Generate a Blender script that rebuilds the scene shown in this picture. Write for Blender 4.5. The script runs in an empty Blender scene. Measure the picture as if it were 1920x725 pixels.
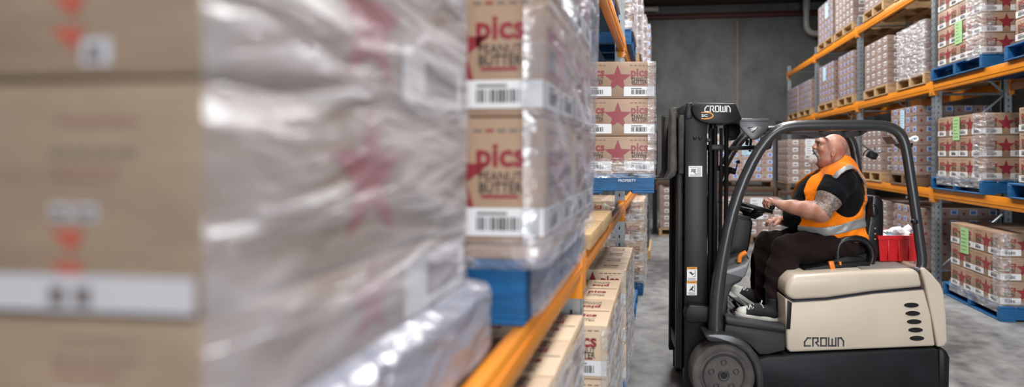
import bpy, bmesh, math, random
import numpy as np
from mathutils import Vector, Matrix, noise
from mathutils.geometry import tessellate_polygon

random.seed(7)
SC = bpy.context.scene
COL = SC.collection
F = 1053.0            # focal length in pixels of a 1920 wide frame
PX0, PY0 = 1120.0, 290.0
H = 1.68              # eye height
TH = math.atan(120.0 / F)
CT, ST = math.cos(TH), math.sin(TH)
PI = math.pi
RZ = Matrix.Rotation(TH, 4, 'Z')


def cam_xz(px, py, t):
    """lateral and height of a photo point that lies t metres ahead"""
    return ((px - PX0) * t / F, H - (py - PY0) * t / F)


def Q(px, py, t):
    x, z = cam_xz(px, py, t)
    return Vector((x, t, z))


def yw(t, X):
    """world Y of a point at lateral X that lies t metres ahead of the camera"""
    return (t + X * ST) / CT


# ------------------------------------------------------------------ materials
MATS = {}


def new_mat(name):
    m = bpy.data.materials.new(name)
    m.use_nodes = True
    nt = m.node_tree
    b = nt.nodes['Principled BSDF']
    return m, nt, b


def mat(name, col, rough=0.5, metal=0.0, var=0.0, vscale=8.0, bump=0.0, bscale=40.0, coat=0.0, coat_r=0.15,
        rnd=0.0, spec=0.5, stretch=None, emit=None):
    if name in MATS:
        return MATS[name]
    m, nt, b = new_mat(name)
    N, L = nt.nodes, nt.links
    b.inputs['Roughness'].default_value = rough
    b.inputs['Metallic'].default_value = metal
    b.inputs['Specular IOR Level'].default_value = spec
    b.inputs['Coat Weight'].default_value = coat
    b.inputs['Coat Roughness'].default_value = coat_r
    c = (col[0], col[1], col[2], 1)
    b.inputs['Base Color'].default_value = c
    tc = N.new('ShaderNodeTexCoord')
    mp = N.new('ShaderNodeMapping')
    L.new(tc.outputs['Object'], mp.inputs['Vector'])
    if stretch:
        mp.inputs['Scale'].default_value = stretch
    out = None
    if var > 0:
        nz = N.new('ShaderNodeTexNoise')
        nz.inputs['Scale'].default_value = vscale
        nz.inputs['Detail'].default_value = 6
        L.new(mp.outputs['Vector'], nz.inputs['Vector'])
        rp = N.new('ShaderNodeValToRGB')
        rp.color_ramp.elements[0].position = 0.3
        rp.color_ramp.elements[1].position = 0.7
        rp.color_ramp.elements[0].color = [x * (1 - var) for x in col] + [1]
        rp.color_ramp.elements[1].color = [min(1, x * (1 + var)) for x in col] + [1]
        L.new(nz.outputs['Fac'], rp.inputs['Fac'])
        out = rp.outputs['Color']
    if rnd > 0:
        oi = N.new('ShaderNodeObjectInfo')
        mr = N.new('ShaderNodeMapRange')
        mr.inputs['To Min'].default_value = 1 - rnd
        mr.inputs['To Max'].default_value = 1 + rnd
        L.new(oi.outputs['Random'], mr.inputs['Value'])
        mx = N.new('ShaderNodeVectorMath')
        mx.operation = 'SCALE'
        if out is None:
            mx.inputs[0].default_value = col
        else:
            L.new(out, mx.inputs[0])
        L.new(mr.outputs['Result'], mx.inputs['Scale'])
        out = mx.outputs['Vector']
    if out is not None:
        L.new(out, b.inputs['Base Color'])
    if bump > 0:
        nb = N.new('ShaderNodeTexNoise')
        nb.inputs['Scale'].default_value = bscale
        nb.inputs['Detail'].default_value = 4
        L.new(mp.outputs['Vector'], nb.inputs['Vector'])
        bp = N.new('ShaderNodeBump')
        bp.inputs['Strength'].default_value = bump
        bp.inputs['Distance'].default_value = 0.01
        L.new(nb.outputs['Fac'], bp.inputs['Height'])
        L.new(bp.outputs['Normal'], b.inputs['Normal'])
        L.new(bp.outputs['Normal'], b.inputs['Coat Normal'])
    if emit:
        b.inputs['Emission Color'].default_value = c
        b.inputs['Emission Strength'].default_value = emit
    MATS[name] = m
    return m


def film_mat(name, lo, hi, tint=(0.93, 0.93, 0.96), rough=0.16, scale=(3, 3, 14), grazing=0.5, bumpd=0.03, gl=0.5):
    m = bpy.data.materials.new(name)
    m.use_nodes = True
    nt = m.node_tree
    N, L = nt.nodes, nt.links
    N.remove(N['Principled BSDF'])
    out = N['Material Output']
    tc = N.new('ShaderNodeTexCoord')
    mp = N.new('ShaderNodeMapping')
    mp.inputs['Scale'].default_value = scale
    mp.inputs['Rotation'].default_value = (0.35, 0.0, 0.0)
    L.new(tc.outputs['Object'], mp.inputs['Vector'])
    n1 = N.new('ShaderNodeTexNoise')
    n1.inputs['Scale'].default_value = 1.6
    n1.inputs['Detail'].default_value = 5
    n1.inputs['Distortion'].default_value = 0.6
    L.new(mp.outputs['Vector'], n1.inputs['Vector'])
    mr = N.new('ShaderNodeMapRange')
    mr.inputs['From Min'].default_value = 0.35
    mr.inputs['From Max'].default_value = 0.7
    mr.inputs['To Min'].default_value = lo
    mr.inputs['To Max'].default_value = hi
    L.new(n1.outputs['Fac'], mr.inputs['Value'])
    bp = N.new('ShaderNodeBump')
    bp.inputs['Strength'].default_value = 1.0
    bp.inputs['Distance'].default_value = bumpd
    L.new(n1.outputs['Fac'], bp.inputs['Height'])
    lw = N.new('ShaderNodeLayerWeight')
    lw.inputs['Blend'].default_value = 0.35
    mad = N.new('ShaderNodeMath')
    mad.operation = 'MULTIPLY_ADD'
    L.new(lw.outputs['Facing'], mad.inputs[0])
    mad.inputs[1].default_value = grazing
    L.new(mr.outputs['Result'], mad.inputs[2])
    mad.use_clamp = True
    tr = N.new('ShaderNodeBsdfTransparent')
    tr.inputs['Color'].default_value = (0.97, 0.97, 0.98, 1)
    gs = N.new('ShaderNodeBsdfGlossy')
    gs.inputs['Roughness'].default_value = rough
    gs.inputs['Color'].default_value = (0.95, 0.95, 0.97, 1)
    L.new(bp.outputs['Normal'], gs.inputs['Normal'])
    df = N.new('ShaderNodeBsdfDiffuse')
    df.inputs['Color'].default_value = (*tint, 1)
    L.new(bp.outputs['Normal'], df.inputs['Normal'])
    m1 = N.new('ShaderNodeMixShader')
    m1.inputs['Fac'].default_value = gl
    L.new(df.outputs['BSDF'], m1.inputs[1])
    L.new(gs.outputs['BSDF'], m1.inputs[2])
    m2 = N.new('ShaderNodeMixShader')
    L.new(mad.outputs['Value'], m2.inputs['Fac'])
    L.new(tr.outputs['BSDF'], m2.inputs[1])
    L.new(m1.outputs['Shader'], m2.inputs[2])
    L.new(m2.outputs['Shader'], out.inputs['Surface'])
    MATS[name] = m
    return m


KRAFT = mat('kraft_card', (0.36, 0.235, 0.155), 0.55, var=0.10, vscale=5, rnd=0.10, coat=0.25, coat_r=0.25, bump=0.25, bscale=12)
KRAFT_TOP = mat('kraft_card_light', (0.60, 0.45, 0.31), 0.6, var=0.08, vscale=5, rnd=0.06, coat=0.1)
KRAFT_PINK = mat('kraft_card_pink', (0.335, 0.245, 0.21), 0.5, var=0.12, vscale=9, rnd=0.14, coat=0.3, coat_r=0.2, bump=0.3, bscale=14)
KRAFT_SHADED = mat('kraft_card_shaded', (0.27, 0.20, 0.145), 0.5, var=0.14, vscale=4, rnd=0.05, coat=0.3, coat_r=0.3, bump=0.35, bscale=9, stretch=(1, 1, 5))  # darker, greyer kraft: shade and film dulling put into the colour
LABEL_SHADED = mat('label_shaded', (0.50, 0.50, 0.54), 0.45)  # label white greyed: film haze and shade put into its colour
P_RED = mat('print_red', (0.27, 0.022, 0.036), 0.5, coat=0.2)
P_BLACK = mat('print_black', (0.03, 0.028, 0.03), 0.5)
P_GREY = mat('print_grey', (0.16, 0.14, 0.14), 0.5)
LABEL = mat('label_white', (0.78, 0.78, 0.80), 0.4, coat=0.2)
P_BLUE = mat('label_blue', (0.10, 0.18, 0.52), 0.4)
P_PALE = mat('label_pale_blue', (0.55, 0.66, 0.88), 0.4)
BLUE_WOOD = mat('blue_painted_wood', (0.005, 0.10, 0.27), 0.5, var=0.3, vscale=6, bump=0.3, bscale=30, stretch=(1, 6, 6))
RAW_WOOD = mat('raw_pine', (0.50, 0.33, 0.17), 0.7, var=0.25, vscale=5, bump=0.3, bscale=30, stretch=(2, 10, 10))
DARK_WOOD = mat('dark_timber', (0.16, 0.10, 0.06), 0.75, var=0.3, vscale=5)
ORANGE = mat('orange_rack_paint', (0.78, 0.26, 0.012), 0.38, var=0.08, vscale=4, coat=0.15)
GALV = mat('galvanised_steel', (0.36, 0.40, 0.43), 0.42, metal=0.75, var=0.15, vscale=20)
HOLE = mat('slot_dark', (0.015, 0.015, 0.017), 0.8)
BLACK_STEEL = mat('black_steel', (0.0065, 0.0065, 0.0078), 0.38, spec=.3, var=0.2, vscale=6)
WORN_STEEL = mat('worn_black_steel', (0.035, 0.030, 0.026), 0.45, metal=0.4, var=0.6, vscale=14, bump=0.2)
GREY_PLASTIC = mat('dark_grey_plastic', (0.036, 0.035, 0.039), 0.5, var=0.15, vscale=5)
GUARD = mat('charcoal_guard_paint', (0.026, 0.026, 0.029), 0.3, var=0.1, vscale=4, coat=0.3)
BLACK_PLASTIC = mat('black_plastic', (0.006, 0.006, 0.0066), 0.45, spec=.3)
SEAT_VINYL = mat('seat_vinyl', (0.007, 0.007, 0.008), 0.3, spec=.4, bump=0.1, bscale=60)
CREAM = mat('cream_paint', (0.60, 0.51, 0.41), 0.36, var=0.05, vscale=3, coat=0.3, coat_r=0.2)
HOOD_MAT = mat('grey_hood_mat', (0.17, 0.155, 0.145), 0.6, var=0.25, vscale=6)
CHASSIS = mat('chassis_black', (0.008, 0.0085, 0.011), 0.5, spec=.3, var=0.35, vscale=5)
RUBBER = mat('tyre_rubber', (0.085, 0.077, 0.072), 0.8, var=0.3, vscale=10, bump=0.3, bscale=25)
HUB = mat('hub_grey', (0.045, 0.043, 0.046), 0.55, var=0.15, vscale=8)
SILVER = mat('silver_paint', (0.20, 0.20, 0.21), 0.4, metal=0.3)
CHROME = mat('chrome', (0.6, 0.6, 0.6), 0.15, metal=1.0)
LEVER = mat('orange_plastic', (0.85, 0.22, 0.02), 0.35)
BIN_RED = mat('bin_red', (0.62, 0.008, 0.012), 0.35, coat=0.2)
WHITE_CLOTH = mat('white_rag', (0.82, 0.82, 0.82), 0.85, bump=0.4, bscale=20)
WHITE_PL = mat('white_plastic', (0.80, 0.80, 0.80), 0.35)
CREAM_TAPE = mat('cream_tape', (0.72, 0.66, 0.5), 0.5)
GREEN_PAPER = mat('green_paper', (0.36, 0.62, 0.27), 0.7)
BLUE_PAPER = mat('pale_blue_paper', (0.50, 0.72, 0.85), 0.7)
WHITE_PAPER = mat('white_paper', (0.80, 0.82, 0.86), 0.7)
WHITE_INK = mat('white_ink', (0.85, 0.85, 0.85), 0.5)
GREY_INK = mat('charcoal_ink', (0.045, 0.045, 0.05), 0.5)
ORANGE_INK = mat('orange_ink', (0.85, 0.33, 0.02), 0.5)
LINE_INK = mat('navy_line', (0.012, 0.013, 0.03), 0.3)
FILM_GREY = film_mat('stretch_film_grey', 0.55, 0.85, tint=(0.42, 0.43, 0.52), rough=0.22, scale=(5, 4, 9), grazing=0.2, bumpd=0.05, gl=0.4)
FILM_HEAVY = film_mat('stretch_film_heavy', 0.10, 0.46, tint=(0.92, 0.89, 0.97), rough=0.28, scale=(3, 2.2, 9), grazing=0.30, bumpd=0.05, gl=0.45)
FILM_MID = film_mat('stretch_film_mid', 0.08, 0.46, tint=(0.52, 0.54, 0.64), rough=0.18, scale=(4, 3, 6), grazing=0.42, bumpd=0.04, gl=0.5)
FILM_CLEAR = film_mat('stretch_film_clear', 0.05, 0.45, rough=0.18, scale=(5, 5, 16), grazing=0.4, bumpd=0.04, gl=0.5)


# ------------------------------------------------------------------ mesh builder
def bm_append(bm, other, M=None, mi=0, smooth=None):
    vm = {}
    for v in other.verts:
        vm[v] = bm.verts.new(M @ v.co if M is not None else v.co)
    for f in other.faces:
        try:
            nf = bm.faces.new([vm[v] for v in f.verts])
        except ValueError:
            continue
        nf.material_index = mi
        nf.smooth = f.smooth if smooth is None else smooth


class MB:
    def __init__(s):
        s.bm = bmesh.new()
        s.mats = []

    def mi(s, m):
        if m not in s.mats:
            s.mats.append(m)
        return s.mats.index(m)

    def box(s, c, size, m, bev=0.0, rot=None, seg=2):
        b = bmesh.new()
        bmesh.ops.create_cube(b, size=1.0)
        for v in b.verts:
            v.co = Vector((v.co.x * size[0], v.co.y * size[1], v.co.z * size[2]))
        if bev > 0:
            bmesh.ops.bevel(b, geom=b.edges[:], offset=bev, segments=seg, profile=0.5, affect='EDGES', clamp_overlap=True)
        M = Matrix.Translation(Vector(c))
        if rot is not None:
            M = M @ (rot if isinstance(rot, Matrix) else Matrix.Rotation(rot, 4, 'Z'))
        bm_append(s.bm, b, M, s.mi(m), bev > 0)
        b.free()
        return s

    def bb(s, x0, x1, y0, y1, z0, z1, m, bev=0.0):
        return s.box(((x0 + x1) / 2, (y0 + y1) / 2, (z0 + z1) / 2), (abs(x1 - x0), abs(y1 - y0), abs(z1 - z0)), m, bev)

    def tube(s, pts, r, m, seg=12, smooth_path=0, squash=1.0):
        pts = [Vector(p) for p in pts]
        rs = list(r) if hasattr(r, '__len__') else [r] * len(pts)
        for _ in range(smooth_path):
            np_, nr = [pts[0]], [rs[0]]
            for i in range(len(pts) - 1):
                a, b = pts[i], pts[i + 1]
                np_ += [a * 0.75 + b * 0.25, a * 0.25 + b * 0.75]
                nr += [rs[i] * 0.75 + rs[i + 1] * 0.25, rs[i] * 0.25 + rs[i + 1] * 0.75]
            np_.append(pts[-1])
            nr.append(rs[-1])
            pts, rs = np_, nr
        k = s.mi(m)
        rings = []
        up = None
        for i, p in enumerate(pts):
            d = (pts[min(i + 1, len(pts) - 1)] - pts[max(i - 1, 0)]).normalized()
            if up is None:
                up = Vector((0, 1, 0)) if abs(d.y) < 0.9 else Vector((1, 0, 0))
            a = (up - d * up.dot(d)).normalized()
            up = a
            b = d.cross(a)
            rings.append([s.bm.verts.new(p + (a * math.cos(2 * PI * j / seg) * squash + b * math.sin(2 * PI * j / seg)) * rs[i]) for j in range(seg)])
        for i in range(len(rings) - 1):
            for j in range(seg):
                f = s.bm.faces.new((rings[i][j], rings[i][(j + 1) % seg], rings[i + 1][(j + 1) % seg], rings[i + 1][j]))
                f.material_index = k
                f.smooth = True
        for ring in (rings[0][::-1], rings[-1]):
            f = s.bm.faces.new(ring)
            f.material_index = k
        return s

    def lathe(s, prof, m, M=None, seg=32, caps=True):
        """prof: (radius, height) pairs about +Z, moved by M"""
        M = M or Matrix.Identity(4)
        k = s.mi(m)
        rings = []
        for r, z in prof:
            rings.append([s.bm.verts.new(M @ Vector((r * math.cos(2 * PI * j / seg), r * math.sin(2 * PI * j / seg), z))) for j in range(seg)])
        for i in range(len(rings) - 1):
            for j in range(seg):
                f = s.bm.faces.new((rings[i][j], rings[i][(j + 1) % seg], rings[i + 1][(j + 1) % seg], rings[i + 1][j]))
                f.material_index = k
                f.smooth = True
        if caps:
            for ring in (rings[0][::-1], rings[-1]):
                if (ring[0].co - ring[len(ring) // 2].co).length > 1e-5:
                    s.bm.faces.new(ring).material_index = k
        return s

    def prism(s, poly, y0, y1, m, bev=0.0, holes=(), seg=2):
        """poly in (x, z), pushed from y0 to y1"""
        b = bmesh.new()
        loops = [list(poly)] + [list(h) for h in holes]
        flat = [p for lp in loops for p in lp]
        tris = tessellate_polygon([[Vector((p[0], p[1], 0)) for p in lp] for lp in loops])
        va = [b.verts.new((p[0], y0, p[1])) for p in flat]
        vb = [b.verts.new((p[0], y1, p[1])) for p in flat]
        if holes:
            for t in tris:
                for vs, o in ((va, 1), (vb, -1)):
                    try:
                        b.faces.new([vs[i] for i in t][::o])
                    except ValueError:
                        pass
        else:
            b.faces.new(va)
            b.faces.new(vb[::-1])
        o = 0
        for lp in loops:
            n = len(lp)
            for i in range(n):
                b.faces.new((va[o + i], va[o + (i + 1) % n], vb[o + (i + 1) % n], vb[o + i]))
            o += n
        bmesh.ops.recalc_face_normals(b, faces=b.faces[:])
        if bev > 0:
            ed = [e for e in b.edges if len(e.link_faces) == 2 and e.calc_face_angle(0) > 0.6]
            bmesh.ops.bevel(b, geom=ed, offset=bev, segments=seg, profile=0.5, affect='EDGES', clamp_overlap=True)
        bm_append(s.bm, b, None, s.mi(m), True)
        b.free()
        return s

    def face(s, pts, m):
        f = s.bm.faces.new([s.bm.verts.new(Vector(p)) for p in pts])
        f.material_index = s.mi(m)
        return s

    def flat(s, verts, faces, M, m):
        """2D geometry (x, y) placed by M"""
        k = s.mi(m)
        vs = [s.bm.verts.new(M @ Vector((v[0], v[1], 0))) for v in verts]
        for f in faces:
            try:
                s.bm.faces.new([vs[i] for i in f]).material_index = k
            except ValueError:
                pass
        return s

    def mesh(s, name, off=None, sharp=0.6):
        me = bpy.data.meshes.new(name)
        if off is not None:
            for v in s.bm.verts:
                v.co -= off
        s.bm.normal_update()
        s.bm.to_mesh(me)
        s.bm.free()
        for m in s.mats:
            me.materials.append(m)
        me.set_sharp_from_angle(angle=sharp)
        return me

    def build(s, name, parent=None, off=None, sharp=0.6):
        return link(name, s.mesh(name, off, sharp), parent)


def link(name, me, parent=None):
    o = bpy.data.objects.new(name, me)
    COL.objects.link(o)
    if parent is not None:
        o.parent = parent
    return o


def tag(o, label, cat, group=None):
    o['label'] = label
    o['category'] = cat
    if group:
        o['group'] = group
    return o


def thing(name, label, cat, loc=(0, 0, 0), rz=0.0, group=None):
    o = bpy.data.objects.new(name, None)
    o.empty_display_size = 0.1
    COL.objects.link(o)
    o.location = loc
    o.rotation_euler = (0, 0, rz)
    return tag(o, label, cat, group)


def struct(o):
    o['kind'] = 'structure'
    return o


TXT = {}


def text_geo(body, bold=0.0):
    """outline text as flat triangles, height of capitals near 0.7, centred on its box"""
    key = (body, bold)
    if key not in TXT:
        cu = bpy.data.curves.new('lettering', 'FONT')
        cu.body = body
        cu.offset = bold
        cu.resolution_u = 2
        ob = bpy.data.objects.new('lettering', cu)
        COL.objects.link(ob)
        dg = bpy.context.evaluated_depsgraph_get()
        me = bpy.data.meshes.new_from_object(ob.evaluated_get(dg))
        v = [(p.co.x, p.co.y) for p in me.vertices]
        f = [tuple(p.vertices) for p in me.polygons]
        bpy.data.objects.remove(ob)
        bpy.data.curves.remove(cu)
        bpy.data.meshes.remove(me)
        x0, x1 = min(p[0] for p in v), max(p[0] for p in v)
        y0, y1 = min(p[1] for p in v), max(p[1] for p in v)
        TXT[key] = ([(p[0] - (x0 + x1) / 2, p[1] - (y0 + y1) / 2) for p in v], f, x1 - x0, y1 - y0)
    return TXT[key]


def put_text(mb, body, M, width, m, bold=0.0, height=None):
    v, f, w, h = text_geo(body, bold)
    sx = width / w
    sy = sx if height is None else height / h
    mb.flat([(p[0] * sx, p[1] * sy) for p in v], f, M, m)


def star_geo(R, r=None):
    r = r or R * 0.42
    v = [(0, 0)]
    for i in range(10):
        a = PI / 2 + i * PI / 5
        q = R if i % 2 == 0 else r
        v.append((q * math.cos(a), q * math.sin(a)))
    return v, [(0, 1 + i, 1 + (i + 1) % 10) for i in range(10)]


def plane_M(o, u, v):
    """matrix that maps flat (x, y) to o + x u + y v"""
    u, v = Vector(u), Vector(v)
    n = u.cross(v)
    M = Matrix((u, v, n)).transposed().to_4x4()
    M.translation = Vector(o)
    return M


# ------------------------------------------------------------------ the hall
def floor_mat():
    m, nt, b = new_mat('polished_concrete')
    N, L = nt.nodes, nt.links
    tc = N.new('ShaderNodeTexCoord')

    def nz(scale, det, stretch=None, dist=0.0):
        n = N.new('ShaderNodeTexNoise')
        n.inputs['Scale'].default_value = scale
        n.inputs['Detail'].default_value = det
        n.inputs['Distortion'].default_value = dist
        if stretch:
            mp = N.new('ShaderNodeMapping')
            mp.inputs['Scale'].default_value = stretch
            L.new(tc.outputs['Object'], mp.inputs['Vector'])
            L.new(mp.outputs['Vector'], n.inputs['Vector'])
        else:
            L.new(tc.outputs['Object'], n.inputs['Vector'])
        return n
    a = nz(1.1, 9, (1, 0.6, 1), 0.8)
    c = nz(7.0, 8)
    mx = N.new('ShaderNodeMix')
    mx.data_type = 'FLOAT'
    mx.inputs['Factor'].default_value = 0.35
    L.new(a.outputs['Fac'], mx.inputs['A'])
    L.new(c.outputs['Fac'], mx.inputs['B'])
    rp = N.new('ShaderNodeValToRGB')
    e = rp.color_ramp.elements
    e[0].position, e[0].color = 0.36, (0.08, 0.081, 0.084, 1)
    e[1].position, e[1].color = 0.62, (0.32, 0.32, 0.32, 1)
    L.new(mx.outputs['Result'], rp.inputs['Fac'])
    L.new(rp.outputs['Color'], b.inputs['Base Color'])
    rr = N.new('ShaderNodeMapRange')
    rr.inputs['To Min'].default_value = 0.28
    rr.inputs['To Max'].default_value = 0.55
    L.new(a.outputs['Fac'], rr.inputs['Value'])
    L.new(rr.outputs['Result'], b.inputs['Roughness'])
    return m


def wall_mat(name, c0, c1):
    m, nt, b = new_mat(name)
    N, L = nt.nodes, nt.links
    tc = N.new('ShaderNodeTexCoord')
    mp = N.new('ShaderNodeMapping')
    mp.inputs['Scale'].default_value = (1, 1, 0.7)
    L.new(tc.outputs['Object'], mp.inputs['Vector'])
    n = N.new('ShaderNodeTexNoise')
    n.inputs['Scale'].default_value = 1.1
    n.inputs['Detail'].default_value = 9
    n.inputs['Roughness'].default_value = 0.65
    L.new(mp.outputs['Vector'], n.inputs['Vector'])
    rp = N.new('ShaderNodeValToRGB')
    e = rp.color_ramp.elements
    e[0].position, e[0].color = 0.36, (*c0, 1)
    e[1].position, e[1].color = 0.66, (*c1, 1)
    L.new(n.outputs['Fac'], rp.inputs['Fac'])
    L.new(rp.outputs['Color'], b.inputs['Base Color'])
    b.inputs['Roughness'].default_value = 0.85
    return m


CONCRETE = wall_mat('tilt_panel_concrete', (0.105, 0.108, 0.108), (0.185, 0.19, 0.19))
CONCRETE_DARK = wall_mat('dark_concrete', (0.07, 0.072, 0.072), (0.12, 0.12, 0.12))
CEIL = mat('brown_ceiling', (0.045, 0.036, 0.030), 0.8)
BEAM_RED = mat('red_oxide_steel', (0.10, 0.022, 0.016), 0.6)
JOINT = mat('tan_joint_sealant', (0.34, 0.24, 0.14), 0.7)
PVC = mat('grey_pvc', (0.45, 0.44, 0.42), 0.5)

WALL_Y = yw(17.0, 1.5)
X0, X1, Y0 = -4.2, 6.2, -6.0
CEIL_Z = 6.2
struct(MB().bb(X0, X1, Y0, WALL_Y + 0.3, -0.2, 0, floor_mat()).build('floor'))
struct(MB().bb(X0 - .2, X1 + .2, WALL_Y, WALL_Y + .25, 0, CEIL_Z, CONCRETE).build('wall_back'))
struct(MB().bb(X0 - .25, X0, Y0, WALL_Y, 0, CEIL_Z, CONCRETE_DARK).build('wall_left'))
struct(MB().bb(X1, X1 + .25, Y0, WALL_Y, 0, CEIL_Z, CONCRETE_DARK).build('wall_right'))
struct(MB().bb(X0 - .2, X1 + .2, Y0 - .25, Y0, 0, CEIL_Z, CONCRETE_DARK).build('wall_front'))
struct(MB().bb(X0 - .2, X1 + .2, Y0 - .25, WALL_Y + .25, CEIL_Z, CEIL_Z + .15, CEIL).build('ceiling'))
# the panel joint, the red steel girt along the top of the back wall and the dark cladding above it
struct(MB().bb(2.262, 2.288, WALL_Y - .012, WALL_Y + .01, 0, 5.72, JOINT).build('trim_1'))
g = MB()
g.bb(X0, X1, WALL_Y - .16, WALL_Y - .002, 5.80, 5.815, BEAM_RED)
g.bb(X0, X1, WALL_Y - .02, WALL_Y - .004, 5.815, 5.925, BEAM_RED)
g.bb(X0, X1, WALL_Y - .16, WALL_Y - .002, 5.925, 5.94, BEAM_RED)
struct(g.build('trim_2'))
for i, yy in enumerate((WALL_Y - 1.2, WALL_Y - 2.6)):
    g = MB()
    g.bb(X0, X1, yy - .03, yy + .03, 6.12, 6.199, CEIL)
    struct(g.build('trim_%d' % (3 + i)))

p = MB()
pz = lambda px, py, t=16.2: (lambda v: Vector((v.x * CT - v.y * ST, v.x * ST + v.y * CT, v.z)))(Q(px, py, t))
pp = [pz(1512, 12), pz(1512, 42), pz(1513, 53), pz(1519, 60), pz(1527, 63), pz(1560, 65)]
p.tube([Vector((v.x, v.y, v.z)) for v in pp], 0.085, PVC, seg=14, smooth_path=1)
p.tube([pp[0] + Vector((0, 0, .35)), pp[0] - Vector((0, 0, .12))], 0.10, PVC, seg=14)
tag(p.build('drain_pipe'), 'grey plastic drain pipe elbow high on the back wall above the top pallets', 'pipe')
p = MB()
p.tube([pz(1196, 17, 16.9), pz(1232, 17, 16.9)], 0.075, PVC, seg=14)
p.tube([pz(1230, 17, 16.9), pz(1234, 17, 16.9)], 0.09, PVC, seg=14)
tag(p.build('pipe_stub'), 'short grey pipe end jutting out high beside the rack near the ceiling', 'pipe')


# ------------------------------------------------------------------ cartons
def sides(w, d):
    return [(plane_M((0, -d / 2 - .0012, 0), (1, 0, 0), (0, 0, 1)), w / 2),
            (plane_M((-w / 2 - .0012, 0, 0), (0, -1, 0), (0, 0, 1)), d / 2),
            (plane_M((w / 2 + .0012, 0, 0), (0, 1, 0), (0, 0, 1)), d / 2),
            (plane_M((0, d / 2 + .0012, 0), (-1, 0, 0), (0, 0, 1)), w / 2)]


def rect(mb, M, x0, x1, y0, y1, m, z=0.0):
    mb.flat([(x0, y0), (x1, y0), (x1, y1), (x0, y1)], [(0, 1, 2, 3)], M @ Matrix.Translation((0, 0, z)), m)


def barcode(mb, M, x0, x1, y0, y1, rng, n=13):
    x = x0
    step = (x1 - x0) / n
    for i in range(n):
        wd = step * rng.choice((0.35, 0.55, 0.75))
        rect(mb, M, x, x + wd, y0, y1, P_BLACK, .0008)
        x += step


def star_carton(w, d, h, body=KRAFT, scale=1.0, top_print=False):
    rng = random.Random(3)
    b = MB()
    b.box((0, 0, h / 2), (w - .004, d - .004, h - .002), body, 0.006)
    lab = MB()
    for M, half in sides(w - .004, d - .004):
        k = scale
        R = 0.092 * k
        v, f = star_geo(R)
        b.flat([(p[0], p[1] + h * .53) for p in v], f, M, P_RED)
        for sx in (-1, 1):
            cx = sx * (half - .098 * k)
            put_text(b, 'pics', M @ Matrix.Translation((cx, h * .67, 0)), .112 * k, P_RED, 0.03)
            put_text(b, 'PEANUT', M @ Matrix.Translation((cx, h * .535, 0)), .10 * k, P_BLACK, 0.01, .022 * k)
            put_text(b, 'BUTTER', M @ Matrix.Translation((cx, h * .445, 0)), .10 * k, P_BLACK, 0.02, .024 * k)
            rect(b, M, cx - .045 * k, cx + .04 * k, h * .365, h * .39, P_RED)
            for q in range(5):
                rect(b, M, cx - .062 * k + q * .027 * k, cx - .043 * k + q * .027 * k, h * .885, h * .905, P_RED if q in (1,) else P_GREY)
            lx0, lx1 = (half - .20 * k, half - .001) if sx > 0 else (-half + .001, -half + .20 * k)
            rect(lab, M, lx0, lx1, h * .07, h * .07 + .062 * k, LABEL, .0006)
            bx = cx - .055 * k
            barcode(lab, M @ Matrix.Translation((0, 0, .0008)), bx, bx + .105 * k, h * .07 + .012 * k, h * .07 + .042 * k, rng)
            rect(lab, M, bx, bx + .07 * k, h * .07 + .047 * k, h * .07 + .053 * k, P_GREY, .0014)
    if top_print:
        T = plane_M((0, 0, h + .0005), (1, 0, 0), (0, 1, 0))
        rect(b, T, -w / 2 + .01, w / 2 - .01, -.003, .003, P_GREY)
        for sy in (-1, 1):
            for sx in (-1, 1):
                G = T @ Matrix.Translation((sx * w * .25, sy * d * .25, 0)) @ Matrix.Rotation(0 if sy < 0 else PI, 4, 'Z')
                put_text(b, 'pics', G @ Matrix.Translation((0, .035, 0)), .10, P_RED, .03)
                put_text(b, 'PEANUT', G @ Matrix.Translation((0, -.015, 0)), .10, P_GREY, .01, .02)
                put_text(b, 'BUTTER', G @ Matrix.Translation((0, -.045, 0)), .10, P_GREY, .02, .02)
    return b.mesh('star_carton'), lab.mesh('barcode_label')


P_FADED = mat('print_faded', (.27, .15, .13), .6)
P_BRICK = mat('print_brick_red', (.42, .09, .06), .6)


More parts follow.
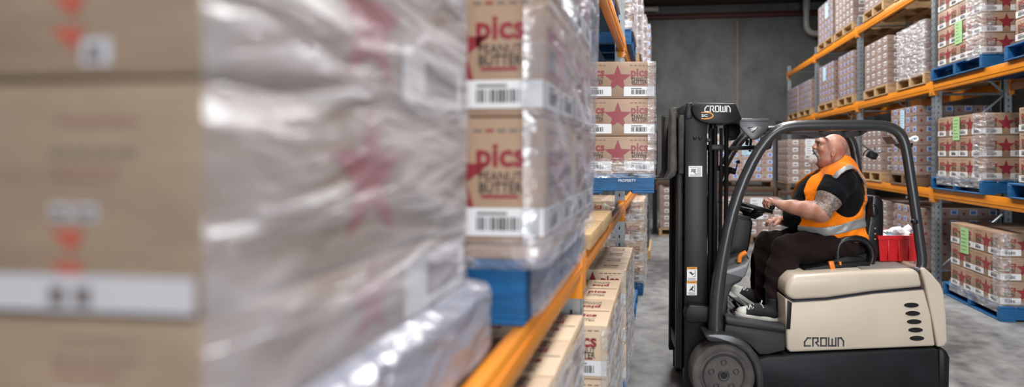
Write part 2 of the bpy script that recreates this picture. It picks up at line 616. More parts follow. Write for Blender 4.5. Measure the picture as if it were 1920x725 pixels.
def stripe_carton(w, d, h, band=True):
    """the cartons of the stack next to the lens: square codes, small print and red arrows"""
    b = MB()
    b.box((0, 0, h / 2), (w - .004, d - .004, h - .002), KRAFT_SHADED, 0.006)
    lab = MB()
    for i, (M, half) in enumerate(sides(w - .004, d - .004)):
        if i in (0, 3):
            cx = half - .105
            rect(b, M, cx - .045, cx + .045, h * .82, h * .835, P_FADED)
            for q in range(4):
                rect(b, M, cx - .05 + q * .024, cx - .03 + q * .024, h * .685, h * .705, P_GREY)
            rect(b, M, cx - .05, cx + .03, h * .62, h * .633, P_FADED)
            rect(b, M, cx - .05, cx + .02, h * .57, h * .583, P_FADED)
            for q in (0, 1):
                rect(b, M, cx - .05 + q * .028, cx - .026 + q * .028, h * .40, h * .47, LABEL_SHADED, .0005)
                rect(b, M, cx - .047 + q * .028, cx - .029 + q * .028, h * .415, h * .45, P_GREY, .0016)
            for z in (.26, .12):
                b.flat([(cx - .05, h * (z + .10)), (cx - .012, h * (z + .10)), (cx - .026, h * z)], [(0, 1, 2)], M, P_BRICK)
            if band:
                rect(b, M, -half + .001, half - .001, h * .015, h * .17, LABEL_SHADED, .0005)
                for q in (0, 1):
                    rect(b, M, cx - .05 + q * .028, cx - .032 + q * .028, h * .04, h * .12, P_GREY, .0016)
            else:
                rect(b, M, cx - .016, cx + .016, h * .06, h * .17, LABEL_SHADED, .0005)
                rect(b, M, cx - .010, cx + .006, h * .08, h * .14, P_GREY, .0016)
        else:
            R = min(0.112, h * .49)
            v, f = star_geo(R)
            b.flat([(p[0] - .05, p[1] + h * .55) for p in v], f, M, P_RED)
            if h < .2 or not band:
                rect(b, M, half - .31, half - .03, h * .08, h * .08 + .10, LABEL, .0005)
                rect(b, M, half - .22, half - .06, h * .08 + .02, h * .08 + .08, P_GREY, .0016)
    return b.mesh('printed_carton'), None


def small_carton(kind, w, d, h):
    b = MB()
    b.box((0, 0, h / 2), (w - .004, d - .004, h - .002), KRAFT_PINK, 0.004, seg=1)
    for M, half in sides(w - .004, d - .004):
        if kind == 'blue':
            rect(b, M, half * .15, half - .004, h * .40, h * .88, P_PALE)
            rect(b, M, half * .28, half * .80, h * .47, h * .80, P_BLUE, .0008)
            v, f = star_geo(h * .22)
            b.flat([(p[0] - half * .45, p[1] + h * .5) for p in v], f, M, P_RED)
        else:
            rect(b, M, -half * .15, half * .72, h * .36, h * .86, LABEL)
            rect(b, M, -half * .02, half * .58, h * .48, h * .68, P_GREY, .0008)
            rect(b, M, -half * .85, -half * .45, h * .30, h * .5, P_FADED)
    return b.mesh(kind + '_label_carton')


CARTON_MESH = {}
CARTONS = []
ORD = ['first', 'second', 'third', 'fourth', 'fifth', 'sixth', 'seventh', 'eighth', 'ninth']


def carton_set(kind, w, d, h):
    key = (kind, round(w, 3), round(d, 3), round(h, 3))
    if key not in CARTON_MESH:
        if kind == 'star':
            CARTON_MESH[key] = star_carton(w, d, h)
        elif kind == 'starbig':
            CARTON_MESH[key] = star_carton(w, d, h, scale=1.12)
        elif kind == 'startop':
            CARTON_MESH[key] = star_carton(w, d, h, body=KRAFT_TOP, scale=1.12, top_print=True)
        elif kind in ('stripe', 'patch'):
            CARTON_MESH[key] = stripe_carton(w, d, h, kind == 'stripe')
        else:
            CARTON_MESH[key] = (small_carton(kind, w, d, h), None)
    return CARTON_MESH[key]


KW = {'star': ('star_carton', 'star-printed carton'), 'starbig': ('star_carton', 'star-printed carton'),
      'startop': ('star_carton', 'star-printed carton'), 'stripe': ('printed_carton', 'red-printed carton'), 'patch': ('printed_carton', 'red-printed carton'),
      'blue': ('blue_label_carton', 'blue-label carton'), 'white': ('white_label_carton', 'white-label carton')}


def stack(phrase, kind, M, nx, ny, L, dims, z0, dx=1, jit=.003, keep_all=False, hollow_x=None):
    """shell of a carton stack; local x runs inwards from the visible long side, local y away from the near end"""
    w, d, h = dims
    me, lab = carton_set(kind, w, d, h)
    nm, kw = KW[kind]
    rng = random.Random(phrase)
    for l in range(L):
        for iy in range(ny):
            for ix in range(nx):
                if not (ix == 0 or iy == 0 or l == L - 1 or keep_all):
                    continue
                o = bpy.data.objects.new(nm, me)
                COL.objects.link(o)
                lx = dx * ((ix + .5) * w) + rng.uniform(-jit, jit) * .5
                ly = (iy + .5) * d + rng.uniform(-jit, jit) * .5
                sx = .5 * jit
                o.matrix_world = M @ Matrix.Translation((lx, ly, z0 + l * h)) @ Matrix.Rotation(rng.uniform(-.006, .006), 4, 'Z')
                lay = 'bottom' if l == 0 else ('top' if l == L - 1 else ORD[l])
                if ix == 0 and iy == 0:
                    col = 'at near corner'
                elif ix == 0:
                    col = ORD[iy] + ' along the side'
                elif iy == 0:
                    col = ORD[ix] + ' across the front'
                else:
                    col = 'row %s column %s' % (ORD[iy], ORD[ix])
                tag(o, '%s, %s layer, %s, %s' % (kw, lay, col, phrase), 'carton', 'cartons of the ' + phrase)
                if lab is not None:
                    c = link(lab.name.split('.')[0], lab, o)
                    c['label'] = 'white barcode label'
                CARTONS.append((o, (w, d, h), (phrase, ix, iy, l)))


# ------------------------------------------------------------------ pallets
PALLET_MESH = {}


def pallet(label, colour, M, sx, sy, h, dx=1, along='x', name=None, text=None):
    """three bearers, boarded deck on top, boards below; its near visible corner is the origin of M"""
    key = (colour.name, round(sx, 3), round(sy, 3), round(h, 3), along)
    a, b_ = (sx, sy) if along == 'x' else (sy, sx)        # a: bearer length, b_: across the bearers
    tb = 0.02
    if key not in PALLET_MESH:
        def boxm(mb, la, lb, z0, z1, ca, cb):
            s = (la, lb, z1 - z0) if along == 'x' else (lb, la, z1 - z0)
            c = (ca, cb, (z0 + z1) / 2) if along == 'x' else (cb, ca, (z0 + z1) / 2)
            mb.box(c, s, colour, 0.004, seg=1)
        top = MB()
        n = 7
        bw = a / (n + .55)
        for i in range(n):
            boxm(top, bw * .93, b_, h - tb, h, -a / 2 + bw * .5 + i * (a - bw) / (n - 1), 0)
        bot = MB()
        for i in range(4):
            boxm(bot, bw * .95, b_ - .004, 0, tb * .8, -a / 2 + bw * .5 + i * (a - bw) / 3, 0)
        bea = MB()
        boxm(bea, a - .006, .06, tb * .8, h - tb, 0, 0)
        PALLET_MESH[key] = (top.mesh('top_deck'), bot.mesh('bottom_deck'), bea.mesh('bearer'))
    tm, bm_, be = PALLET_MESH[key]
    r = thing(name or ('blue_pallet' if colour is BLUE_WOOD else 'timber_pallet'), label, 'pallet')
    r.matrix_world = M @ Matrix.Translation((dx * sx / 2, sy / 2, 0))
    link('top_deck', tm, r)
    link('bottom_deck', bm_, r)
    for q in (-1, 0, 1):
        o = link('bearer', be, r)
        off = q * (b_ / 2 - .034)
        o.location = (0, off, 0) if along == 'x' else (off, 0, 0)
    if text:
        t = MB()
        put_text(t, text[0], plane_M((text[1], -sy / 2 - .0022, h * .66), (1, 0, 0), (0, 0, 1)), text[2], WHITE_INK, 0.01)
        t.build('stencil', r)
    return r


def wall_film(phrase, M, path, z0, z1, m, amp=.012, seed=0, du=.03, dz=.03, lean=0.0, prof=None):
    """stretch film along an open path of (x, y) points, wrinkled outwards"""
    P = [Vector((p[0], p[1], 0)) for p in path]
    pts = []
    for i in range(len(P) - 1):
        n = max(1, int((P[i + 1] - P[i]).length / du))
        pts += [P[i].lerp(P[i + 1], k / n) for k in range(n)]
    pts.append(P[-1])
    for _ in range(2):
        pts = [pts[0]] + [(pts[i - 1] + pts[i] * 2 + pts[i + 1]) / 4 for i in range(1, len(pts) - 1)] + [pts[-1]]
    c = sum(P, Vector()) / len(P)
    bm = bmesh.new()
    nz = max(2, int((z1 - z0) / dz))
    g = []
    for i, q in enumerate(pts):
        d = (pts[min(i + 1, len(pts) - 1)] - pts[max(0, i - 1)]).normalized()
        n = Vector((d.y, -d.x, 0))
        col = []
        for k in range(nz + 1):
            z = z0 + (z1 - z0) * k / nz
            s = noise.noise(Vector((i * du * 2.2 + seed, z * 9 + i * du * 2.0, seed))) + .5 * noise.noise(Vector((i * du * 11, z * 17, seed + 3)))
            e = amp * (.9 + .8 * s)
            col.append(bm.verts.new(q + n * max(.002, e) + Vector((0, 0, z)) + n * (lean * (z - z0) / (z1 - z0) + (prof(z) if prof else 0))))
        g.append(col)
    for i in range(len(g) - 1):
        for k in range(nz):
            f = bm.faces.new((g[i][k], g[i + 1][k], g[i + 1][k + 1], g[i][k + 1]))
            f.smooth = True
    me = bpy.data.meshes.new('stretch_film')
    bm.to_mesh(me)
    bm.free()
    me.materials.append(m)
    o = link('stretch_film', me)
    o.matrix_world = M
    return tag(o, phrase, 'plastic film')


def sheet(label, name, M, m, w, h, lines=P_GREY, n=6):
    """a paper sheet stuck upright; M maps flat x, y onto the face it is stuck to"""
    b = MB()
    vs = []
    b.box((0, 0, .0008), (w, h, .0012), m)
    rng = random.Random(label)
    for i in range(n):
        y = h * (.36 - i * .72 / max(1, n - 1))
        rect(b, M=Matrix.Translation((0, 0, .0018)), x0=-w * .36, x1=-w * .36 + w * rng.uniform(.35, .7), y0=y - h * .014, y1=y + h * .014, m=lines)
    o = b.build(name)
    o.matrix_world = M
    return tag(o, label, 'paper sheet')


# ------------------------------------------------------------------ racks
XR, XL = 3.466, -0.33
LEV = (1.25, 2.61, 3.93)
RACK_D = 0.90
YR = [4.86, 7.64, 10.42, 13.20, 15.98]
YL = [-0.36, 2.39, 5.14, 7.89, 10.64, 13.40]
PW, PD = 0.10, 0.075
RACK_MESH = {}
WHR = ['beside the camera', 'past the camera', 'by the forklift mast', 'beyond the forklift', 'next to last', 'last by the back wall']
NTH = ['first', 'second', 'third', 'fourth', 'fifth', 'sixth']


def post_mesh():
    if 'post' not in RACK_MESH:
        b = MB()
        ht = 4.12
        b.bb(-PW / 2, PW / 2, -.003, 0, 0, ht, GALV)
        b.bb(-PW / 2, -PW / 2 + .003, -.0, PD, 0, ht, GALV)
        b.bb(PW / 2 - .003, PW / 2, -.0, PD, 0, ht, GALV)
        b.bb(-PW / 2, -PW / 2 + .025, PD, PD + .003, 0, ht, GALV)
        b.bb(PW / 2 - .025, PW / 2, PD, PD + .003, 0, ht, GALV)
        b.bb(-.012, .012, -.009, -.003, 0, ht, GALV)
        for i in range(53):
            z = .1 + i * .075
            for s in (-1, 1):
                b.bb(s * .032 - .006, s * .032 + .006, -.0042, -.003, z, z + .028, HOLE)
                b.bb(s * (PW / 2), s * (PW / 2 + .0012), .03, .042, z, z + .028, HOLE)
        RACK_MESH['post'] = b.mesh('post')
        f = MB()
        f.box((0, .03, .004), (.15, .13, .008), GALV, .001)
        f.lathe([(.012, 0), (.012, .02)], CHROME, Matrix.Translation((.06, -.015, .006)), 8)
        RACK_MESH['foot'] = f.mesh('foot_plate')
        z = MB()
        zs = [0.2, 0.95, 1.7, 2.45, 3.2, 3.95]
        for s in range(len(zs) - 1):
            a, c = (.05, RACK_D - .05) if s % 2 == 0 else (RACK_D - .05, .05)
            z.tube([(0, a, zs[s]), (0, c, zs[s + 1])], .016, GALV, 6)
        for q in (0.2, 2.45, 3.95):
            z.tube([(0, .05, q), (0, RACK_D - .05, q)], .016, GALV, 6)
        RACK_MESH['brace'] = z.mesh('lattice_brace')
    return RACK_MESH


def upright(label, X, Y, dx):
    R = post_mesh()
    r = thing('upright_frame', label, 'rack frame', group='upright frames of the pallet racks')
    # local: y runs into the rack, x along the aisle
    r.matrix_world = Matrix.Translation((X, Y, 0)) @ Matrix.Rotation(-PI / 2 if dx > 0 else PI / 2, 4, 'Z')
    for i, yy in enumerate((0, RACK_D)):
        o = link('post', R['post'], r)
        o.location = (0, yy, 0)
        if i:
            o.rotation_euler = (0, 0, PI)
        q = link('foot_plate', R['foot'], o)
    link('lattice_brace', R['brace'], r)


def beam_mesh(Lg, bh=.125):
    key = ('beam', round(Lg, 3), bh)
    if key not in RACK_MESH:
        b = MB()
        # box section with the step for the deck on its inner side
        b.prism([(-.03, -bh), (.022, -bh), (.022, -.03), (.004, -.03), (.004, 0), (-.03, 0)], -Lg / 2, Lg / 2, ORANGE, .004)
        b.bb(-.0345, -.03, -Lg / 2, Lg / 2, -bh * .68, -bh * .36, ORANGE)
        c = MB()
        c.bb(-.036, -.031, -.055, .003, -.175, .015, ORANGE, .002)
        c.bb(-.036, .03, -.003, .003, -.175, .015, ORANGE, .002)
        c.lathe([(.009, 0), (.009, .007)], CHROME, Matrix.Translation((-.036, -.03, -.15)) @ Matrix.Rotation(-PI / 2, 4, 'Y'), 8)
        RACK_MESH[key] = (b.mesh('box_beam'), c.mesh('beam_connector'))
    return RACK_MESH[key]


def beam(label, X, Ya, Yb, z, face, bh=.125):
    """face: the side (+1 or -1 along X) that the beam shows to the aisle"""
    Lg = Yb - Ya - PW - .012
    bm_, cm = beam_mesh(Lg, bh)
    r = thing('rack_beam', label, 'rack beam', group='orange load beams of the racks')
    r.matrix_world = Matrix.Translation((X, (Ya + Yb) / 2, z)) @ Matrix.Rotation(PI if face > 0 else 0, 4, 'Z')
    link('box_beam', bm_, r)
    for s in (-1, 1):
        o = link('beam_connector', cm, r)
        o.location = (0, s * (Lg / 2 + .003), 0)
        if s > 0:
            o.scale = (1, -1, 1)
        o.scale = (1, -s, 1)


SHELF = ['first', 'second', 'third']
for i, Y in enumerate(YR):
    if i == 0:
        continue
    upright( 
            'galvanised rack upright behind the forklift, %s one back along the aisle' % NTH[i - 1], XR, Y, 1)
for i in range(len(YR) - 1):
    for l, z in enumerate(LEV):
        for fr in (0, 1):
            lb = 'orange rack beam behind the forklift, %s shelf, %s bay, %s edge' % (SHELF[l], NTH[i], 'aisle' if fr == 0 else 'inner')
            beam(lb, XR + .005 if fr == 0 else XR + RACK_D - .005, YR[i], YR[i + 1], z, -1 if fr == 0 else 1)
for i, Y in enumerate(YL[1:], 1):
    upright('galvanised upright of the camera-side rack, %s one along the aisle' % NTH[i - 1], XL - .012, Y, -1)
for i in range(len(YL) - 1):
    for l, z in enumerate((1.25, 2.74)):
        if l == 1 and i < 1:
            continue
        for fr in (0, 1):
            lb = 'orange beam of the camera-side rack, %s shelf, %s bay, %s edge' % (SHELF[l], NTH[i], 'aisle' if fr == 0 else 'inner')
            beam(lb, XL - .0345 if fr == 0 else XL - RACK_D + .005, YL[i], YL[i + 1], z, 1 if fr == 0 else -1, .095 if l == 0 else .125)

T_ = Matrix.Translation


def load(phrase, kind, tn, X, nx, ny, L, dims, zp, pal, dx=1, ph=.15, over=.03, psx=1.165, psy=None, pz=None, along='x', plabel=None):
    """a pallet with its carton stack, near end tn metres ahead, visible long side at X"""
    Y = yw(tn, X)
    M = T_((X, Y, 0))
    psy = psy or ny * dims[1] + over * 2
    pallet(plabel or ('%s pallet carrying the %s' % ('blue' if pal is BLUE_WOOD else 'bare timber' if pal is RAW_WOOD else 'dark timber', phrase)),
           pal, T_((X - dx * over * .5, Y - over, zp + .002)), max(psx, nx * dims[0] + .06), psy, ph, dx, along)
    stack(phrase, kind, M, nx, ny, L, dims, zp + ph + .004, dx)
    return M, zp + ph + .004, Y


SD = (.485, .485, .243)
# -- near star stacks of the rack behind the forklift
XS = XR - .045
M, z, Y = load('green-tagged stack, first shelf', 'star', 6.03, XS, 2, 2, 3, SD, LEV[0], BLUE_WOOD, psy=1.165)
sheet('pale green paper tag on the first-shelf carton stack', 'paper_tag', plane_M((XS - .004, yw(6.55, XS), z + .58), (0, -1, 0), (0, 0, 1)), GREEN_PAPER, .15, .27)
wall_film('clear film skirt round the green-tagged stack on the first shelf', M, [(.97, -.006), (-.006, -.006), (-.006, .975)][::-1], z - .09, z + .05, FILM_CLEAR, .008, 4)
wall_film('clear film glinting down the near corner of the first-shelf tagged stack', M, [(.12, -.006), (-.006, -.006), (-.006, .16)][::-1], z + .05, z + .73, FILM_CLEAR, .006, 9)
M, z, Y = load('untagged stack, first shelf', 'star', 4.45, XS, 2, 2, 3, SD, LEV[0], BLUE_WOOD, psy=1.165)
M, z, Y = load('green-tagged stack, second shelf', 'star', 6.03, XS, 2, 2, 4, (.485, .485, .222), LEV[1], BLUE_WOOD, psy=1.165)
sheet('pale green paper tag on the second-shelf carton stack', 'paper_tag', plane_M((XS - .004, yw(6.5, XS), z + .33), (0, -1, 0), (0, 0, 1)), GREEN_PAPER, .16, .26)
wall_film('clear film glinting down the near corner of the second-shelf tagged stack', M, [(.12, -.006), (-.006, -.006), (-.006, .30)][::-1], z - .03, z + .9, FILM_CLEAR, .006, 19)
M, z, Y = load('untagged stack, second shelf', 'star', 4.50, XS, 2, 2, 4, (.485, .485, .222), LEV[1], BLUE_WOOD, psy=1.165)
M, z, Y = load('green-tagged stack on the floor', 'star', 5.68, XS - .02, 2, 2, 3, (.485, .485, .245), 0, BLUE_WOOD, psy=1.165)
sheet('pale green paper tag on the floor-level carton stack', 'paper_tag', plane_M((XS - .024, yw(6.33, XS), z + .56), (0, -1, 0), (0, 0, 1)), GREEN_PAPER, .17, .29)
wall_film('clear film skirt round the green-tagged stack on the floor', M, [(.97, -.006), (-.006, -.006), (-.006, .975)][::-1], z - .07, z + .05, FILM_CLEAR, .010, 14)
wall_film('clear film glinting down the near corner of the floor tagged stack', M, [(.10, -.006), (-.006, -.006), (-.006, .10)][::-1], z + .05, z + .73, FILM_CLEAR, .006, 29)

# -- small-carton stacks further along that rack
SM = (.24, .21, .135)
XB = XR - .03
M, z, Y = load('blue-tagged stack, first shelf', 'blue', 7.62, XB, 4, 4, 7, SM, LEV[0], DARK_WOOD)
sheet('pale blue paper tag on the first-shelf carton stack beyond the rack post', 'paper_tag', plane_M((XB - .004, yw(8.05, XB), z + .78), (0, -1, 0), (0, 0, 1)), BLUE_PAPER, .14, .26)
load('low stack, first shelf, second bay', 'white', 8.85, XB, 4, 4, 5, SM, LEV[0], RAW_WOOD)
load('stack behind the driver, first shelf', 'white', 10.62, XB, 4, 4, 5, SM, LEV[0], RAW_WOOD)
M, z, Y = load('glossy stack, second shelf, by post', 'white', 7.38, XB, 4, 4, 5, (.24, .21, .14), LEV[1], RAW_WOOD)
wall_film('clear film glinting over the second-shelf stack behind the rack post', M, [(.10, -.006), (-.006, -.006), (-.006, .85)][::-1], z - .03, z + .7, FILM_CLEAR, .008, 39)
load('six-layer stack, second shelf, second bay', 'white', 8.6, XB, 4, 4, 6, (.24, .24, .125), LEV[1], RAW_WOOD)
load('first stack, second shelf, third bay', 'blue', 10.14, XB, 4, 4, 6, SM, LEV[1], RAW_WOOD)
M, z, Y = load('blue-tagged stack, second shelf, third bay', 'blue', 11.3, XB, 4, 5, 6, SM, LEV[1], RAW_WOOD)
sheet('pale blue paper tag on the second-shelf stack of the third bay', 'paper_tag', plane_M((XB - .004, yw(11.9, XB), z + .62), (0, -1, 0), (0, 0, 1)), BLUE_PAPER, .2, .28)
load('first stack, second shelf, last bay', 'blue', 13.05, XB, 4, 5, 5, SM, LEV[1], RAW_WOOD)
load('last stack, second shelf, by back wall', 'blue', 14.25, XB, 4, 5, 5, SM, LEV[1], RAW_WOOD)
M, z, Y = load('blue-tagged stack, top shelf', 'blue', 11.35, XB, 4, 5, 6, SM, LEV[2], RAW_WOOD)
sheet('pale blue paper tag on the top-shelf carton stack', 'paper_tag', plane_M((XB - .004, yw(11.75, XB), z + .6), (0, -1, 0), (0, 0, 1)), BLUE_PAPER, .2, .3)
load('pale stack, top shelf', 'white', 10.14, XB, 4, 5, 6, SM, LEV[2], RAW_WOOD)
load('short stack, top shelf, second bay', 'white', 8.75, XB, 4, 4, 5, SM, LEV[2], RAW_WOOD)
load('first stack, top shelf, second bay', 'blue', 7.45, XB, 4, 4, 4, SM, LEV[2], RAW_WOOD)
load('blue-label stack on the floor', 'blue', 7.50, XB, 4, 4, 6, SM, 0, DARK_WOOD)
load('low white stack on the floor', 'white', 8.62, XB, 4, 4, 6, SM, 0, RAW_WOOD)

# -- stacks at the end of the aisle, in a low rack that runs across it
BD = (.225, .24, .142)


def back_load(phrase, kind, px, t, nx, L, zp, pal, ny=4, tagm=None, tagpx=None):
    x, _ = cam_xz(px, 0, t)
    w = RZ @ Vector((x, t, 0))
    M = T_((w.x, w.y, 0))
    pallet('%s pallet carrying the %s' % ('bare timber' if pal is RAW_WOOD else 'dark timber', phrase), pal,
           T_((w.x - .02, w.y - .03, zp + .002)), nx * BD[0] + .04, ny * BD[1] + .06, .14, 1, 'y')
    stack(phrase, kind, M, nx, ny, L, BD, zp + .146, 1)
    return M, zp + .146


back_load('floor stack seen under the forks', 'white', 1237, 11.7, 5, 6, 0, RAW_WOOD)
back_load('shelf stack seen behind the forks', 'white', 1249, 11.9, 5, 6, 1.12, DARK_WOOD)
M, z = back_load('floor stack behind steering wheel', 'white', 1352, 10.7, 5, 5, 0, DARK_WOOD, ny=5)
sheet('white paper sheet on the floor stack behind the steering wheel', 'paper_sheet', M @ plane_M((.66, -.008, z + .52), (1, 0, 0), (0, 0, 1)), WHITE_PAPER, .24, .40)
M, z = back_load('shelf stack behind the mast', 'blue', 1341, 11.3, 5, 6, 1.02, DARK_WOOD)
sheet('pale blue paper sheet on the shelf stack behind the mast', 'paper_sheet', M @ plane_M((.62, -.008, z + .66), (1, 0, 0), (0, 0, 1)), BLUE_PAPER, .19, .30)
M, z = back_load('shelf stack before the driver face', 'white', 1477, 10.9, 5, 6, .98, DARK_WOOD)
sheet('white paper sheet on the shelf stack in front of the driver face', 'paper_sheet', M @ plane_M((.42, -.008, z + .70), (1, 0, 0), (0, 0, 1)), WHITE_PAPER, .18, .32)

# short uprights and beams of the cross rack
CX = [1.02, 2.35, 3.72]


BROWN_RAIL = mat('brown_rail', (.075, .032, .012), .6)


def cross_beam(label, xa, xb, t, z):
    a, b_ = RZ @ Vector((xa, t, z)), RZ @ Vector((xb, t, z))
    Lg = abs(b_.x - a.x)
    bm_, cm = beam_mesh(Lg, .07)
    bm_, cm = bm_.copy(), cm.copy()
    for me in (bm_, cm):
        me.materials[0] = BROWN_RAIL
    r = thing('rack_beam', label, 'rack beam', group='orange load beams of the racks')
    r.matrix_world = T_(((a.x + b_.x) / 2, a.y, z)) @ Matrix.Rotation(PI / 2, 4, 'Z')
    link('box_beam', bm_, r)
    for s in (-1, 1):
        o = link('beam_connector', cm, r)
        o.location = (0, s * (Lg / 2 + .003), 0)
        o.scale = (1, -s, 1)


cross_beam('dark brown cross beam behind the forklift driver under the shelf stack', 3.55, 4.95, 10.85, .975)
cross_beam('dark brown cross beam behind the mast under the blue-label shelf stack', 2.2, 3.5, 11.25, 1.015)
cross_beam('dark brown cross beam seen past the forks under the shelf stack', 1.28, 2.75, 11.85, 1.115)


def cross_post(label, px, t, ht):
    x, _ = cam_xz(px, 0, t)
    w = RZ @ Vector((x, t, 0))
    b = MB()
    b.bb(-.05, .05, -.04, -.036, 0, ht, BLACK_STEEL)
    b.bb(-.05, -.046, -.036, .04, 0, ht, BLACK_STEEL)
    b.bb(.046, .05, -.036, .04, 0, ht, BLACK_STEEL)
    r = b.build('rack_post')
    r.location = w
    tag(r, label, 'rack post')
    f = MB().box((0, 0, .004), (.14, .14, .008), BLACK_STEEL, .001).build('foot_plate', r)


cross_post('dark rack post between the two shelf stacks behind the forklift', 1460, 11.9, 2.4)
cross_post('dark rack post beside the stack seen under the forks', 1228, 12.0, 2.2)
cross_post('dark rack post right behind the mast', 1318, 12.0, 2.2)


# ------------------------------------------------------------------ the rack beside the camera
def lload(phrase, kind, t, X, nx, ny, L, dims, zp, pal, ph=.15, px=None, pt=None, psx=1.165, psy=None, keep_deck=0.0, text=None):
    Y = yw(t, X)
    Xp = X - .01 if px is None else px
    Yp = Y - .02 if pt is None else yw(pt, Xp)
    pallet('%s pallet carrying the %s' % ('blue' if pal is BLUE_WOOD else 'bare timber' if pal is RAW_WOOD else 'dark timber', phrase),
           pal, T_((Xp, Yp, zp + .002)), psx, psy or ny * dims[1] + .05, ph, -1, 'x')
    M = T_((X, Y, 0))
    z = zp + ph + .004 + keep_deck
    stack(phrase, kind, M, nx, ny, L, dims, z, -1)
    return M, z, Y


# stack next to the lens
Y1 = yw(.525, -.43)
M1 = T_((-.43, Y1, 0))
pallet('blue pallet under the big wrapped stack beside the camera', BLUE_WOOD, T_((-.415, yw(.60, -.415), 1.252)), 1.0, .70, .135, -1, 'x')
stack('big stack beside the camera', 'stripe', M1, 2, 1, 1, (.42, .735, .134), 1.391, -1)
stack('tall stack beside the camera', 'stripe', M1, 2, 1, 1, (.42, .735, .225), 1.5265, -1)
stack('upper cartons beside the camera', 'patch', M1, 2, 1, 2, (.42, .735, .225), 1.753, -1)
flare = lambda z: .052 * max(0.0, min(1.0, (1.402 - z) / .014))
wall_film('milky stretch film over the aisle side of the big stack beside the camera', M1,
          [(-.006, .004), (.0, .006), (.004, .36), (.003, .738), (-.05, .742)], 1.40, 2.2, FILM_HEAVY, .010, 2)
wall_film('greyish gathered film over the pallet edge of the big stack beside the camera', M1,
          [(.0, .006), (.0, .36), (.0, .745), (-.10, .755)], 1.258, 1.402, FILM_GREY, .008, 5, dz=.012, prof=flare)
# second stack
Y2 = 1.36
M2 = T_((-.285, Y2, 0))
pallet('blue pallet under the wrapped stack above the orange beam', BLUE_WOOD, T_((-.335, Y2 + .005, 1.252)), 1.06, .94, .165, -1, 'x')
b = MB().box((-.5, .47, .018), (.98, .93, .034), KRAFT, .003).build('card_tray')
b.matrix_world = M2 @ T_((0, 0, 1.42))
tag(b, 'flat card tray between the blue pallet and the stack above the beam', 'tray')
stack('wrapped stack above the beam', 'starbig', M2, 2, 2, 3, (.48, .468, .318), 1.456, -1)
wall_film('bluish stretch film over the aisle side of the stack above the orange beam', M2,
          [(-.055, -.008), (-.002, -.008), (.004, .12), (.006, .5), (.002, .94), (-.1, .945)], 1.46, 2.41, FILM_MID, .011, 3, lean=.03)
wall_film('crumpled white film gathered along the foot of the stack above the orange beam', M2,
          [(-.30, -.012), (-.012, -.012), (-.004, .0), (-.004, .94)], 1.40, 1.475, FILM_HEAVY, .012, 6)

wall_film('bluish film hanging over the aisle side of the blue pallet above the orange beam', M2,
          [(-.05, .03), (-.035, .05), (-.03, .5), (-.035, .935)], 1.27, 1.43, FILM_MID, .010, 16)
# floor stacks under the first shelf
M, z, Y = lload('pale stack under the orange beam', 'startop', 1.36, -.32, 2, 3, 3, (.45, .325, .288), 0, BLUE_WOOD)
wall_film('clear film along the aisle side of the pale stack under the beam', M, [(-.03, -.006), (-.002, -.006), (.002, .97), (-.06, .98)], z - .05, z + .86, FILM_CLEAR, .012, 51)
M, z, Y = lload('stack beyond the grey post', 'startop', 2.56, -.245, 2, 2, 3, (.46, .47, .249), 0, BLUE_WOOD)
wall_film('clear film along the aisle side of the stack beyond the grey post', M, [(-.03, -.006), (-.002, -.006), (.002, .94), (-.06, .945)], z - .05, z + .745, FILM_CLEAR, .014, 52)
M, z, Y = lload('brown stack below the forks pallet', 'startop', 3.80, -.236, 2, 2, 3, (.46, .47, .249), 0, BLUE_WOOD)
wall_film('clear film along the aisle side of the brown stack below the forks', M, [(-.03, -.006), (-.002, -.006), (.002, .94), (-.06, .945)], z - .05, z + .745, FILM_CLEAR, .012, 53)
pallet('empty blue pallet jutting into the aisle on the floor below the forks', BLUE_WOOD, T_((-.262, yw(5.22, -.262), .002)), 1.1, 1.16, .15, -1, 'x')
b = MB().box((0, 0, .006), (1.02, 1.12, .011), KRAFT_TOP, .002).build('card_sheet')
b.location = (-.262 - .55, yw(5.22, -.262) + .58, .156)
tag(b, 'tan card sheet lying on the empty blue pallet', 'card sheet')
M, z, Y = lload('narrow wrapped stack by the aisle', 'startop', 6.72, -.205, 2, 2, 4, (.46, .47, .243), 0, BLUE_WOOD)
wall_film('clear film round the narrow stack standing by the aisle', M, [(-.5, -.006), (-.006, -.006), (.0, .5), (0, 1.0)], z - .04, z + 1.0, FILM_CLEAR, .014, 54)
BLK_FILM = mat('black_film', (0.035, 0.035, 0.04), 0.25, bump=0.5, bscale=14)
Yb = yw(9.0, -.2)
b = MB()
b.box((-.5, .55, .53), (1.0, 1.1, .72), BLK_FILM, .03)
for i in range(1, 5):
    b.box((-.5, .55, .19 + i * .145), (1.012, 1.112, .05), BLK_FILM, .02)
o = b.build('wrapped_load')
o.location = (-.2, Yb, 0)
tag(o, 'dark film-wrapped load on a timber pallet far along the rack foot', 'wrapped load')
pallet('bare timber pallet under the dark wrapped load', RAW_WOOD, T_((-.17, Yb - .02, .002)), 1.1, 1.16, .15, -1, 'y')

# timber resting on the first shelf
for lb, t0, t1 in (('tan timber board lying along the orange beam just past the grey post', 2.52, 3.02), ('second tan timber board along the orange beam before the forks pallet', 3.03, 3.60)):
    ya, yb = yw(t0, -.36), yw(t1, -.36)
    b = MB().box((0, 0, .036), (.12, yb - ya, .07), RAW_WOOD, .004).build('timber_board')
    b.location = (-.375, (ya + yb) / 2, 1.252)
    tag(b, lb, 'board')

